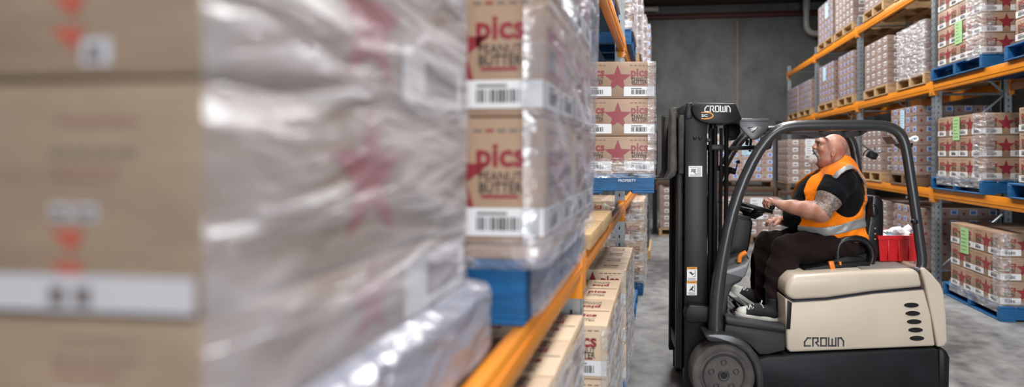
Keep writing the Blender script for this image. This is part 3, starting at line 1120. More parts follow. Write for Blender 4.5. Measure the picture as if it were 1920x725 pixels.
# loads of the second shelf, seen from below
lload('first load overhead', 'star', 2.62, -.36, 2, 2, 1, (.485, .485, .243), 2.74, RAW_WOOD)
lload('second load overhead', 'star', 3.86, -.35, 2, 2, 1, (.485, .485, .243), 2.74, BLUE_WOOD)
M, z, Y = lload('third load overhead, past post', 'star', 5.42, -.275, 2, 2, 4, (.485, .485, .243), 2.74, BLUE_WOOD)
wall_film('milky film on the third overhead load past the second post', M, [(-.3, -.006), (-.002, -.006), (.002, .97)], z - .02, z + .9, FILM_HEAVY, .012, 61)
M, z, Y = lload('fourth load overhead, timber pallet', 'white', 6.66, -.25, 4, 4, 6, (.24, .24, .14), 2.74, RAW_WOOD)
wall_film('milky film on the fourth overhead load above the timber pallet', M, [(-.3, -.006), (-.002, -.006), (.002, .96)], z - .02, z + .8, FILM_HEAVY, .012, 62)
M, z, Y = lload('fifth load overhead', 'white', 8.2, -.22, 4, 4, 6, (.24, .24, .14), 2.74, BLUE_WOOD)
wall_film('milky film on the fifth overhead load', M, [(-.3, -.006), (-.002, -.006), (.002, .96)], z - .02, z + .8, FILM_HEAVY, .012, 63)
lload('last load overhead by back wall', 'blue', 9.4, -.18, 4, 4, 7, (.24, .24, .14), 2.74, DARK_WOOD)

# ------------------------------------------------------------------ the pallet on the forks
FT = 3.67
fx = cam_xz(1228, 0, FT)[0]
MF = RZ @ T_((fx, FT, 0))
pallet('blue pallet carried on the raised forks', BLUE_WOOD, MF @ T_((.0, -.004, 1.428)), 1.165, 1.165, .128, -1, 'x', text=('PROPERTY', .40, .115))
MW = MF
stack('stack on the raised forks', 'star', MF, 2, 2, 3, (.485, .485, .244), 1.558, -1)
b = MB().box((-.59, .55, 0), (1.02, 1.08, .014), RAW_WOOD, .003).build('timber_slat')
b.matrix_world = MF @ T_((.50, -.0, 1.4195))
bpy.data.objects.remove(b)
wall_film('clear film along the bottom of the stack on the raised forks', MF, [(-.97, -.007), (-.006, -.007), (.0, .0), (.0, .96)], 1.53, 1.66, FILM_CLEAR, .010, 71)
wall_film('pale film down the outer edge of the stack on the raised forks', MF, [(-.05, -.006), (-.004, -.006), (.004, .004), (.004, .96)], 1.62, 2.292, FILM_HEAVY, .010, 72)


# ------------------------------------------------------------------ the forklift truck
OFF = Vector((1.35, 4.17, 0))
FK = thing('forklift', 'cream and black electric forklift truck with the driver on its seat', 'forklift')
FK.matrix_world = RZ @ T_(OFF)
TN, TF = 3.74, 4.60           # near and far side


def px_poly(pts, t):
    return [cam_xz(a, b, t) for a, b in pts]


def part(name, mb, parent=None, label=None, sharp=0.6):
    o = mb.build(name, parent or FK, OFF, sharp)
    if label:
        o['label'] = label
    return o


# chassis
b = MB()
b.prism(px_poly([(1412, 672), (1440, 666), (1755, 652), (1758, 742), (1425, 742), (1418, 700)], TN), TN - .03, TF + .03, CHASSIS, .012)
part('chassis', b)
b = MB()
b.prism(px_poly([(1757, 655), (1772, 652), (1780, 668), (1779, 725), (1772, 742), (1757, 742)], TN), TN - .02, TF + .02, BLACK_PLASTIC, .03)
part('rear_bumper', b)
# cream body panels
b = MB()
side = [(1472, 557), (1487, 566), (1550, 562.5), (1639, 550), (1733, 542), (1746, 590), (1754.5, 649), (1482, 660.5), (1476, 655)]
b.prism(px_poly(side, TN), TN, TF, CREAM, .018, seg=3)
sp = part('side_panel', b, label='cream side panel with vents')
b = MB()
hood = [(1472, 554), (1475, 532), (1481, 521), (1492, 515.5), (1600, 508.5), (1717, 504), (1725, 512), (1732, 539), (1639, 547.5), (1550, 560), (1487, 563.5)]
b.prism(px_poly(hood, TN), TN, TF, CREAM, .03, seg=4)
part('seat_hood', b)
b = MB()
b.prism(px_poly([(1473, 555.5), (1487, 565.6), (1550, 561.6), (1639, 548.8), (1732, 541), (1732, 539.4), (1639, 547), (1550, 559.6), (1487, 563.2), (1473, 553.6)], TN), TN - .0006, TN + .03, LINE_INK)
part('trim_line', b)
b = MB()
b.prism(px_poly([(1476, 562), (1485, 567), (1482, 617), (1475, 617)], TN), TN - .002, TN + .02, BLACK_PLASTIC, .003)
part('latch_recess', b)
b = MB()
zt = cam_xz(0, 504.5, TN)[1]
b.prism([(cam_xz(1622, 0, TN)[0], zt - .05), (cam_xz(1622, 0, TN)[0], zt - .004), (cam_xz(1716, 0, TN)[0], zt + .006), (cam_xz(1716, 0, TN)[0], zt - .05)], TN + .045, TF - .045, HOOD_MAT, .006)
part('hood_mat', b, label='worn grey top of the hood')
b = MB()
cw = [(1726, 504), (1733, 500), (1747, 512), (1766, 534), (1771, 548), (1776, 590), (1778, 640), (1773, 650), (1758.5, 652), (1752, 612), (1741, 560), (1733, 524)]
b.prism(px_poly(cw, TN), TN + .005, TF - .005, CREAM, .035, seg=4)
part('counterweight', b, label='cream rear counterweight with scuffed edge')
for i in range(5):
    cx, cz = cam_xz(1708.5 + i * 2.6, 571.5 + i * 15.5, TN)
    b = MB()
    n = 22
    el = [(cx + .049 * math.cos(2 * PI * k / n), cz + .0165 * math.sin(2 * PI * k / n)) for k in range(n)]
    b.prism(el, TN - .003, TN + .004, BLACK_PLASTIC, 0)
    el2 = [(cx + .053 * math.cos(2 * PI * k / n), cz + .0195 * math.sin(2 * PI * k / n)) for k in range(n)]
    b.prism(el2, TN - .0015, TN + .004, CREAM, 0)
    part('vent', b, sp)


# lettering with square strokes
def strokes(mb, lines, M, wd, m):
    for ln in lines:
        n = len(ln)
        for i in range(n - 1):
            a, c = Vector(ln[i]).to_2d(), Vector(ln[i + 1]).to_2d()
            d = (c - a).normalized()
            p = Vector((-d.y, d.x)) * wd / 2
            e = d * wd * .5
            q = [a - e + p, a - e - p, c + e - p, c + e + p]
            mb.flat([tuple(v) for v in q], [(0, 1, 2, 3)], M, m)


CR = {'C': ([[(1.0, 1), (.5, 1), (0, .5), (0, 0), (.95, 0)]], 1.0),
      'R': ([[(0, 0), (0, 1), (.85, 1), (.85, .55), (.5, .42), (.95, 0)]], .95),
      'O': ([[(0, 0), (0, 1), (.9, 1), (.9, 0), (0, 0)]], .9),
      'W': ([[(0, 1), (0, 0), (1.2, 0), (1.2, 1)], [(.6, 0), (.6, .85)]], 1.2),
      'N': ([[(0, 0), (0, 1), (.5, 1), (.9, .6), (.9, 0)]], .9)}


def wordmark(mb, x0, x1, z0, z1, y, m, slant=0.0):
    tot = sum(CR[c][1] for c in 'CROWN') + .42 * 4 + .28
    k = (x1 - x0) / tot
    hh = z1 - z0
    st = .26
    x = .14
    for c in 'CROWN':
        L_, w = CR[c]
        for ln in L_:
            q = [((x + px) * k + slant * py * hh, hh * (.13 + .74 * py)) for px, py in ln]
            strokes(mb, [q], plane_M((x0, y, z0), (1, 0, 0), (0, 0, 1)), st * k, m)
        x += w + .42


b = MB()
(xa, za), (xb, zb) = cam_xz(1507, 650.5, TN), cam_xz(1583, 630.5, TN)
wordmark(b, xa, xb, za, zb, TN - .0015, GREY_INK)
part('wordmark', b, sp, label='dark grey lettering')

# wheel well, fender, step
b = MB()
fo = [(1321, 628), (1333, 626), (1354, 626), (1373, 628.5), (1391, 636), (1408, 650), (1421, 666), (1429, 684), (1432, 704), (1433, 740),
      (1421, 740), (1419, 704), (1413, 682), (1401, 663), (1382, 649), (1361, 641), (1334, 640.5), (1326, 637)]
b.prism(px_poly(fo, TN - .06), TN - .06, TN + .17, GUARD, .010)
part('fender', b)
b = MB()
b.prism(px_poly([(1362, 603), (1372, 606), (1470, 620), (1472, 656), (1440, 664), (1424, 664), (1408, 647), (1391, 634), (1373, 626), (1358, 624)], TN), TN + .0, TN + .05, GREY_PLASTIC, .006)
part('step_panel', b)
b = MB()
b.prism(px_poly([(1360, 592), (1366, 593), (1472, 611), (1472, 621), (1366, 606), (1360, 604)], TN), TN - .015, TN + .07, GREY_PLASTIC, .010)
b.prism(px_poly([(1362, 600), (1472, 617), (1472, 623.5), (1362, 608)], TN), TN - .018, TN + .02, BLACK_PLASTIC, .004)
part('step_edge', b)
zf = .515
b = MB()
b.bb(cam_xz(1340, 0, TN)[0], cam_xz(1473, 0, TN)[0], TN + .06, TF, zf - .03, zf, BLACK_PLASTIC, .004)
for i in range(9):
    x = cam_xz(1372, 0, TN)[0] + i * .035
    b.bb(x, x + .014, TN + .08, TF - .05, zf, zf + .004, GREY_PLASTIC, .001)
part('floor_plate', b)
b = MB()
v = Q(1384, 607, TN)
b.box((v.x, TN - .012, v.z), (.05, .008, .014), BLACK_PLASTIC, .003)
b.box((v.x + .09, TN - .012, v.z - .012), (.018, .006, .018), SILVER, .002)
part('step_lamp', b)
b = MB()
pd = Q(1390, 560, 4.28)
b.box((pd.x - .02, 4.28, pd.z - .03), (.18, .10, .012), BLACK_PLASTIC, .004, Matrix.Rotation(.62, 4, 'Y'))
b.tube([(pd.x - .06, 4.3, pd.z - .02), (pd.x - .02, 4.3, zf - .01)], .012, BLACK_PLASTIC, 8)
part('pedal', b)
# body between the near and far skins in front of the seat
b = MB()
b.prism(px_poly([(1325, 640), (1360, 626), (1440, 664), (1440, 740), (1330, 740)], TN), TN + .18, TF - .15, CHASSIS, .01)
part('axle_housing', b)


# wheels
def wheel(cx, cz, yn, width, R):
    M = T_((cx, yn, cz)) @ Matrix.Rotation(-PI / 2, 4, 'X')        # +z of the profile goes away from the viewer
    b = MB()
    k = R / .235
    pr = [(.150, .012), (.160, .004), (.172, .010), (.188, .003), (.208, .002), (.224, .010), (.233, .030), (.235, .055), (.235, width - .04), (.228, width - .01), (.20, width), (.15, width)]
    b.lathe([(r * k, z) for r, z in pr], RUBBER, M, 48)
    w = part('wheel', b, label='front wheel with worn grey tyre')
    h = MB()
    pr = [(.002, .020), (.02, .020), (.022, .006), (.034, .004), (.042, .012), (.05, .02), (.11, .024), (.137, .014), (.147, .004), (.152, .010), (.152, .03)]
    h.lathe([(r * k, z) for r, z in pr], HUB, M, 48)
    h.lathe([(.019, .005), (.019, .022)], BLACK_PLASTIC, M, 16)
    hub = part('hub', h, w, label='grey wheel hub')
    for i in range(5):
        a = -PI / 2 + i * 2 * PI / 5
        n = MB()
        c = M @ T_((.093 * k * math.cos(a), .093 * k * math.sin(a), 0))
        n.lathe([(.020, .026), (.021, .012), (.017, .008), (.013, .012), (.012, .024)], HUB, c, 18)
        n.lathe([(.012, .018), (.003, .015)], BLACK_PLASTIC, c, 12)
        part('bolt_recess', n, hub)


wx, wz = cam_xz(1357, 697, TN - .02)
wheel(wx, .2185, TN - .03, .18, .2175)
wheel(wx, .2185, TF - .15, .18, .2175)
b = MB()
Mr = T_((cam_xz(1700, 0, TN)[0], 4.17 - .08, .2)) @ Matrix.Rotation(-PI / 2, 4, 'X')
b.lathe([(.1, 0), (.18, .005), (.195, .03), (.195, .13), (.18, .155), (.1, .16)], RUBBER, Mr, 32)
part('steer_wheel', b)

# cowl in front of the driver
b = MB()
b.prism(px_poly([(1348, 508), (1396, 520), (1390, 530), (1376, 536), (1366, 560), (1360, 604), (1340, 626), (1334, 600), (1340, 540)], TN + .08), TN + .09, TF - .06, GREY_PLASTIC, .02, seg=3)
part('cowl', b)
b = MB()
tr = [(1345, 512), (1352, 505), (1375, 500), (1393, 492), (1404, 484), (1401, 500), (1395, 516), (1386, 523), (1360, 524), (1346, 520)]
b.prism(px_poly(tr, TN + .14), TN + .10, TF - .12, SILVER, .028, seg=4)
part('dash_tray', b, label='silver grey dash tray')
b = MB()
b.prism(px_poly([(1365, 482), (1398, 474), (1404, 484), (1400, 497), (1372, 503), (1352, 505), (1356, 490)], 3.98), 3.94, 4.34, GREY_PLASTIC, .03, seg=3)
part('column_base', b)
b = MB()
b.prism(px_poly([(1380, 404), (1410, 410), (1412, 418), (1409, 440), (1404, 468), (1398, 478), (1365, 484), (1364, 472), (1371, 430), (1377, 410)], 4.06), 4.05, 4.30, BLACK_PLASTIC, .022, seg=3)
b.prism(px_poly([(1383, 402), (1408, 406), (1410, 412), (1380, 408)], 4.06), 4.07, 4.28, BLACK_PLASTIC, .004)
part('steering_column', b)
b = MB()
b.tube([Q(1386, 491, 3.9), Q(1386.5, 482, 3.9), Q(1390, 477, 3.9), Q(1399, 472.5, 3.9)], .0155, LEVER, 10, 1)
part('tilt_lever', b, label='orange lever')
# steering wheel
cst = Q(1411, 387, 4.17)
Ms = T_(cst) @ Matrix.Rotation(math.radians(14), 4, 'Y')
b = MB()
R = .137
prof = [(R + .0135 * math.cos(2 * PI * k / 12), .0135 * math.sin(2 * PI * k / 12)) for k in range(13)]
b.lathe(prof, BLACK_PLASTIC, Ms, 48, caps=False)
sw = part('steering_wheel', b)
b = MB()
b.lathe([(.002, -.02), (.05, -.022), (.055, -.035), (.05, -.07), (.045, -.085), (.002, -.085)], BLACK_PLASTIC, Ms, 24)
for a in (0.5, 0.5 + 2 * PI / 3, 0.5 + 4 * PI / 3):
    b.tube([Ms @ Vector((.03 * math.cos(a), .03 * math.sin(a), -.045)), Ms @ Vector((.09 * math.cos(a), .09 * math.sin(a), -.035)), Ms @ Vector((R * math.cos(a), R * math.sin(a), -.002))], [.026, .02, .012], BLACK_PLASTIC, 10)
b.lathe([(.045, -.04), (.085, -.036), (.088, -.042), (.06, -.065), (.045, -.08)], BLACK_PLASTIC, Ms, 32, caps=False)
part('wheel_spoke', b, sw)
KN = Ms @ Vector((R - .004, -.02, .03))
b = MB()
b.lathe([(.008, -.03), (.010, 0), (.020, .008), (.024, .024), (.020, .038), (.002, .043)], BLACK_PLASTIC, T_(KN - Vector((0, 0, .02))), 16)
part('spinner_knob', b, sw)

# overhead guard
gp = [(1342, 626), (1342, 590), (1345, 545), (1354, 485), (1369, 412), (1390, 347), (1416, 292), (1440, 259), (1456, 245), (1474, 238), (1500, 235),
      (1560, 234.5), (1640, 234.5), (1668, 237.5), (1685, 247), (1695, 263), (1701, 290), (1707, 330), (1716, 390), (1724, 450), (1729, 485), (1728, 500), (1720, 507), (1700, 509)]
gr = [.052, .050, .047, .043, .040, .038, .037, .036, .036, .036, .036, .036, .036, .036, .036, .036, .035, .034, .034, .034, .034, .032, .028, .024]
for t, nm in ((TN + .04, 'near'), (TF - .06, 'far')):
    b = MB()
    b.tube([Vector((cam_xz(a, c, TN + .04)[0], t, cam_xz(a, c, TN + .04)[1])) for a, c in gp], gr, GUARD, 14, 1, squash=.8)
    part('guard_post', b)
zr = cam_xz(0, 238, TN + .04)[1]
b = MB()
xs0, xs1 = cam_xz(1524, 0, TN + .04)[0], cam_xz(1688, 0, TN + .04)[0]
rp = [(xs0, zr - .024), (xs0 + .20, zr - .026), (xs0 + .28, zr - .05), (xs0 + .42, zr - .06), (xs1 - .06, zr - .045), (xs1, zr - .01), (xs1, zr + .004), (xs0, zr + .004)]
b.prism(rp, 4.22, TF - .09, GREY_PLASTIC, .010)
part('roof_panel', b)
b = MB()
for px in (1478, 1500, 1592, 1640, 1676):
    x = cam_xz(px, 0, TN)[0]
    b.bb(x - .012, x + .012, TN + .05, TF - .07, zr - .015, zr + .012, GUARD, .004)
x = cam_xz(1424, 0, TN)[0]
b.bb(x - .02, x + .02, TN + .05, TF - .07, cam_xz(0, 276, TN)[1] - .015, cam_xz(0, 276, TN)[1] + .015, GUARD, .004)
part('guard_crossbar', b)
b = MB()
b.lathe([(.018, 0), (.018, .03), (.01, .035)], BLACK_PLASTIC, T_(Q(1712, 415, TN)) @ Matrix.Rotation(PI / 2, 4, 'X'), 12)
part('guard_bolt', b)
# bracket at the front corner of the guard
b = MB()
tb = 3.86
BRK = mat('bracket_grey', (.085, .085, .09), .35, metal=.2)
b.prism(px_poly([(1386, 226), (1442, 225), (1441, 240), (1430, 253), (1421, 261), (1414, 262.5), (1408, 260), (1396, 248), (1388, 238)], tb), tb, tb + .02, BRK, .003,
        holes=[px_poly([(1402, 239), (1421, 238.5), (1412, 249)], tb)])
(xa, za), (xb, zb) = cam_xz(1386, 226, tb), cam_xz(1442, 222.5, tb)
b.bb(xa, xb, tb - .004, tb + .62, za - .004, zb, BRK, .003)
part('guard_bracket', b, label='grey bracket with a triangular hole')
b = MB()
b.prism(px_poly([(1429, 258), (1436, 253), (1447, 252), (1449, 262), (1445, 278), (1438, 281), (1429, 280)], 4.0), 3.98, 4.06, BLACK_PLASTIC, .008)
b.tube([Q(1446, 252, 4.02), Q(1444, 243, 4.02)], .008, BLACK_PLASTIC, 8)
part('work_lamp', b)
b = MB()
b.prism(px_poly([(1360, 232), (1386, 234), (1386, 250), (1378, 262), (1372, 264), (1362, 256)], 4.3), 4.25, 4.4, BLACK_PLASTIC, .015)
part('head_lamp', b)
b = MB()
b.tube([Q(1349, 313, 4.45), Q(1362, 317, 4.42), Q(1380, 322, 4.4)], [.028, .026, .024], BLACK_PLASTIC, 12)
b.tube([Q(1378, 324, 4.4), Q(1383, 304, 4.4), Q(1386, 300, 4.4)], .005, BLACK_PLASTIC, 6)
b.tube([Q(1381, 303, 4.4), Q(1387, 304, 4.4)], .012, BLACK_PLASTIC, 8)
b.tube([Q(1364, 318, 4.42), Q(1360, 334, 4.42), Q(1347, 362, 4.44)], .006, BLACK_PLASTIC, 6)
b.tube([Q(1366, 322, 4.42), Q(1361, 332, 4.42)], .016, BLACK_PLASTIC, 8)
part('device_arm', b)
b = MB()
b.tube([Q(1402, 262, 4.1), Q(1400, 272, 4.1)], .012, BLACK_PLASTIC, 8)
b.tube([Q(1408, 260, 4.1), Q(1406, 284, 4.1)], .010, BLACK_PLASTIC, 8)
part('beacon_mount', b)
# lamps at the rear
b = MB()
b.prism(px_poly([(1662, 256), (1685, 257), (1692, 262), (1680, 270), (1672, 270)], 4.05), 3.98, 4.12, SILVER, .004)
b.tube([Q(1690, 262, 3.9), Q(1706, 262, 3.86), Q(1712, 257, 3.86), Q(1718, 256, 3.86), Q(1721, 261, 3.86), Q(1716, 265, 3.86), Q(1710, 262, 3.86)], .009, WHITE_PL, 8, 1)
b.prism(px_poly([(1681, 270), (1706, 268), (1704, 276), (1694, 280)], 4.05), 4.0, 4.1, BLACK_PLASTIC, .006)
part('rear_lamp', b)
b = MB()
b.tube([Q(1617, 270, 4.4), Q(1630, 279, 4.38), Q(1643, 286, 4.36), Q(1651, 285, 4.36), Q(1653, 280, 4.36)], .010, SILVER, 8, 1)
b.tube([Q(1640, 282, 4.37), Q(1640, 276, 4.37)], .008, SILVER, 8)
m_ = Q(1635, 291, 4.37)
b.box(m_, (.065, .06, .05), BLACK_PLASTIC, .008, Matrix.Rotation(.5, 4, 'Y'))
b.tube([Q(1618, 292, 4.4), Q(1621, 284, 4.4), Q(1628, 280, 4.4)], .004, BLACK_PLASTIC, 6, 1)
part('hanging_lamp', b)

# mast
b = MB()
b.prism(px_poly([(1285, 200), (1326, 200), (1326, 745), (1283, 745)], 3.87), 3.87, 3.885, BLACK_STEEL, .004)
b.bb(cam_xz(1285, 0, 3.87)[0], cam_xz(1292, 0, 3.87)[0], 3.885, 3.99, cam_xz(0, 745, 3.87)[1], cam_xz(0, 205, 3.87)[1], BLACK_STEEL)
b.bb(cam_xz(1319, 0, 3.87)[0], cam_xz(1326, 0, 3.87)[0], 3.885, 3.99, cam_xz(0, 745, 3.87)[1], cam_xz(0, 205, 3.87)[1], BLACK_STEEL)
mast = part('mast_rail', b)
b = MB()
b.prism(px_poly([(1285, 200), (1326, 200), (1326, 745), (1283, 745)], 3.87), 4.44, 4.455, BLACK_STEEL, .004)
b.bb(cam_xz(1285, 0, 3.87)[0], cam_xz(1292, 0, 3.87)[0], 4.34, 4.44, cam_xz(0, 745, 3.87)[1], cam_xz(0, 205, 3.87)[1], BLACK_STEEL)
part('mast_rail', b)
for t in (3.96, 4.33):
    b = MB()
    b.prism(px_poly([(1270, 238), (1284, 238), (1281, 690), (1267, 690)], 3.96), t, t + .05, BLACK_STEEL, .004)
    b.prism(px_poly([(1278, 238), (1281, 238), (1278, 690), (1275, 690)], 3.96), t - .004, t + .01, WORN_STEEL, .001)
    part('inner_rail', b)
for px, r, t, m in ((1336, .034, 4.02, BLACK_STEEL), (1346, .018, 4.00, CHROME), (1332, .014, 3.94, BLACK_PLASTIC), (1341, .011, 3.95, BLACK_PLASTIC), (1352, .012, 4.1, BLACK_PLASTIC), (1340, .03, 4.3, BLACK_STEEL), (1362, .016, 4.25, BLACK_PLASTIC)):
    b = MB()
    top = 240 if m is not CHROME else 380
    if r > .02:
        b.tube([Q(px, 232, t), Q(px, 275, t), Q(px, 276, t), Q(px - 1, 700, t)], [r * .7, r * .7, r, r], m, 14)
    else:
        b.tube([Q(px, top, t), Q(px, 320, t), Q(px - 2, 500, t), Q(px - 2, 660, t)], r * (.5 if m is CHROME else 1), m, 10)
    part('lift_cylinder' if r > .02 else ('chrome_rod' if m is CHROME else 'hydraulic_hose'), b)
b = MB()
b.prism(px_poly([(1328, 271), (1357, 271), (1357, 281), (1328, 281)], 3.95), 3.93, 4.38, BLACK_STEEL, .004)
b.prism(px_poly([(1322, 259), (1333, 259), (1333, 266), (1322, 266)], 3.9), 3.86, 3.95, BLACK_STEEL, .004)
b.prism(px_poly([(1270, 640), (1326, 640), (1326, 665), (1270, 665)], 3.95), 3.99, 4.34, BLACK_STEEL, .004)
b.prism(px_poly([(1285, 420), (1320, 420), (1320, 440), (1285, 440)], 3.95), 3.99, 4.34, BLACK_STEEL, .004)
part('mast_crossmember', b)
b = MB()
hd = [(1297, 203), (1300, 196), (1307, 192.5), (1378, 194), (1381, 197), (1391, 222), (1390, 225), (1362, 232), (1330, 232), (1315, 228), (1305, 221), (1299, 212)]
b.prism(px_poly(hd, 3.84), 3.84, 4.48, BLACK_STEEL, .008)
hdp = part('mast_head', b, label='black mast head cover')
b = MB()
b.prism(px_poly([(1286, 200), (1288, 193), (1298, 192), (1299, 222), (1286, 224)], 3.86), 3.865, 4.46, BLACK_STEEL, .006)
part('mast_crown_plate', b)
yh = 3.84 - .0015
b = MB()
(xa, za), (xb, zb) = cam_xz(1320.5, 211, 3.84), cam_xz(1370, 197, 3.84)
wordmark(b, xa, xb, za, zb, yh, WHITE_INK)
part('wordmark', b, hdp, label='white lettering')
b = MB()
c = cam_xz(1321, 216.5, 3.84)
put_text(b, 'SC', plane_M((c[0], yh, c[1]), (1, 0, 0), (0, 0, 1)), .043, WHITE_INK, .02, .019)
cc = cam_xz(1322, 216.5, 3.84)
n = 20
vo, vi = [], []
for k in range(n + 1):
    a = -2.0 + 4.0 * k / n
    vo.append((cc[0] + .058 * math.cos(a), cc[1] + .026 * math.sin(a)))
    vi.append((cc[0] - .006 + .056 * math.cos(a), cc[1] + .0195 * math.sin(a)))
Mz = Matrix(((1, 0, 0, 0), (0, 0, -1, yh), (0, 1, 0, 0), (0, 0, 0, 1)))
b.flat(vo + vi, [(k, k + 1, n + 2 + k, n + 1 + k) for k in range(n)], Mz, ORANGE_INK)
part('emblem', b, hdp, label='orange arc emblem')
for px in (1302.5, 1312.5):
    b = MB()
    b.lathe([(.012, 0), (.012, .008), (.006, .011)], BLACK_STEEL, T_(Vector((cam_xz(px, 258.5, 3.87)[0], 3.87, cam_xz(px, 258.5, 3.87)[1]))) @ Matrix.Rotation(PI / 2, 4, 'X'), 12)
    part('bolt_head', b, mast)


def sticker(poly_px, t, base, drawing):
    b = MB()
    (xa, za), (xb, zb) = cam_xz(poly_px[0], poly_px[3], t), cam_xz(poly_px[1], poly_px[2], t)
    M = plane_M((xa, t - .002, za), (1, 0, 0), (0, 0, 1))
    w, h = xb - xa, zb - za
    rect(b, M, 0, w, 0, h, base)
    drawing(b, M @ T_((0, 0, .0006)), w, h)
    return part('sticker', b, mast)


def d_plate(b, M, w, h):
    put_text(b, '100', M @ T_((w * .36, h * .58, 0)), w * .36, P_BLACK, .04, h * .34)
    strokes(b, [[(w * .42, h * .42), (w * .56, h * .25)]], M, w * .05, P_BLACK)
    for i in range(5):
        rect(b, M, w * .62, w * .92, h * (.25 + i * .12), h * (.29 + i * .12), P_GREY)
    rect(b, M, w * .06, w * .12, h * .84, h * .93, P_RED)
    rect(b, M, w * .14, w * .9, h * .86, h * .90, P_GREY)
    for i in range(2):
        rect(b, M, w * .08, w * .9, h * (.08 + i * .08), h * (.11 + i * .08), P_GREY)


def d_warn(flip):
    def f(b, M, w, h):
        rect(b, M, 0, w, h * .83, h, ORANGE_INK)
        put_text(b, 'WARNING', M @ T_((w * .5, h * .915, .0004)), w * .7, P_BLACK, .02)
        v = [(w * .18, h * .62), (w * .42, h * .66), (w * .56, h * .52), (w * .74, h * .58), (w * .70, h * .50), (w * .52, h * .40), (w * .34, h * .52)] if flip else \
            [(w * .2, h * .30), (w * .40, h * .50), (w * .62, h * .66), (w * .70, h * .60), (w * .58, h * .46), (w * .66, h * .32), (w * .48, h * .36)]
        b.flat(v, [tuple(range(len(v)))], M, P_BLACK)
        strokes(b, [[(w * .80, h * .30), (w * .80, h * .74)], [(w * .62, h * .30), (w * .80, h * .30)]], M, w * .05, P_BLACK)
        for i in range(3):
            rect(b, M, w * .12, w * .85, h * (.06 + i * .06), h * (.085 + i * .06), P_GREY)
    return f


sticker((1291, 1316.5, 311, 331), 3.87, WHITE_INK, d_plate)['label'] = 'white load plate sticker'
sticker((1288, 1307, 500, 526), 3.87, WHITE_INK, d_warn(True))['label'] = 'upper orange warning sticker'
sticker((1287.5, 1306.5, 526.5, 553), 3.87, WHITE_INK, d_warn(False))['label'] = 'lower orange warning sticker'
b = MB()
b.prism(px_poly([(1281, 585), (1283, 575), (1290, 568.5), (1318, 570), (1331, 574), (1334, 590), (1328, 601), (1290, 602.5), (1283, 596)], 3.85), 3.80, 3.866, BLACK_PLASTIC, .012, seg=3)
part('tilt_cover', b)
# carriage and forks
b = MB()
b.prism(px_poly([(1271, 222), (1274, 216), (1284, 216), (1287, 208), (1293, 208), (1293, 238), (1283, 252), (1282, 326), (1271, 326)], 3.93), 3.90, 4.46, WORN_STEEL, .006)
part('fork_carriage', b, label='worn brown-black fork carriage')
b = MB()
b.prism(px_poly([(1256, 203), (1261, 201), (1269, 201), (1272, 215), (1271, 222), (1266, 222), (1266, 330), (1256, 330)], 3.97), 3.99, 4.02, WORN_STEEL, .004)
b.prism(px_poly([(1251, 211), (1255, 209), (1255, 322), (1251, 322)], 3.97), 4.30, 4.33, WORN_STEEL, .003)
b.prism(px_poly([(1262, 230), (1274, 230), (1274, 240), (1262, 240)], 3.97), 3.99, 4.33, BLACK_STEEL, .003)
part('load_backrest', b)
for t in (3.93, 4.28):
    b = MB()
    x_ = lambda p: cam_xz(p, 0, 3.93)[0]
    zz = lambda p: cam_xz(0, p, 3.93)[1]
    tip = x_(1228) - .95
    b.prism([(x_(1257), zz(212)), (x_(1268), zz(210)), (x_(1270), zz(318)), (x_(1266), zz(329)), (x_(1256), zz(336.5)), (tip, 1.478), (tip, 1.488), (x_(1228), 1.512), (x_(1248), 1.518), (x_(1255), zz(320))], t, t + .11, WORN_STEEL, .004)
    part('fork', b)

# seat
ST_ = 4.17
b = MB()
b.prism(px_poly([(1502, 503), (1515, 496), (1560, 484), (1618, 470), (1628, 478), (1626, 502), (1580, 507), (1505, 508)], 4.02), 3.95, 4.40, SEAT_VINYL, .03, seg=3)
part('seat_cushion', b)
b = MB()
b.prism(px_poly([(1494, 511), (1508, 501), (1560, 492), (1624, 488), (1630, 500), (1626, 507), (1500, 515)], 3.9), 3.86, 4.48, BLACK_PLASTIC, .012)
part('seat_base', b)
b = MB()
b.prism(px_poly([(1622, 368), (1630, 364), (1639, 366), (1644, 376), (1645, 420), (1643, 462), (1632, 484), (1606, 488), (1604, 470), (1612, 440), (1618, 400)], 4.08), 3.98, 4.36, SEAT_VINYL, .03, seg=3)
part('seat_back', b)
b = MB()
b.prism(px_poly([(1626, 385), (1634, 380), (1642, 388), (1642, 402), (1634, 408), (1627, 402)], 4.0), 3.945, 3.99, SEAT_VINYL, .02, seg=3)
part('seat_wing', b)
for i in range(3):
    b = MB()
    v = Q(1641, 428 + i * 10, 3.97)
    b.box((v.x, 3.975, v.z), (.010, .016, .010), mat('pale_stud', (.35, .25, .22), .4), .002)
    part('seat_stud', b)
b = MB()
b.tube([Q(1570, 487, 3.93), Q(1569, 466, 3.93), Q(1575, 453, 3.93), Q(1590, 447.5, 3.93), Q(1610, 447, 3.93), Q(1625, 453, 3.93), Q(1634, 467, 3.93), Q(1636, 482, 3.93), Q(1630, 498, 3.93), Q(1620, 504, 3.93)], [.026, .026, .026, .026, .025, .025, .026, .026, .024, .02], SEAT_VINYL, 12, 1)
part('hip_restraint', b)
b = MB()
b.prism(px_poly([(1545, 490), (1560, 484), (1580, 478), (1615, 480), (1622, 500), (1600, 506), (1548, 507)], 3.95), 3.90, 3.96, BLACK_PLASTIC, .012)
part('seat_bracket', b)
b = MB()
b.prism(px_poly([(1548, 488), (1557, 486.5), (1561, 502), (1552, 504)], 3.9), 3.845, 3.87, LEVER, .004)
b.prism(px_poly([(1568, 488), (1571.5, 488), (1571.5, 494), (1568, 494)], 3.9), 3.845, 3.87, LEVER, .002)
part('belt_buckle', b, label='orange belt buckle')

# ------------------------------------------------------------------ red bin on the hood with its contents
HT = Matrix(RZ)
zb0 = H - 198 * 4.10 / F + .004


def bin_pt(px, py, t):
    return Q(px, py, t)


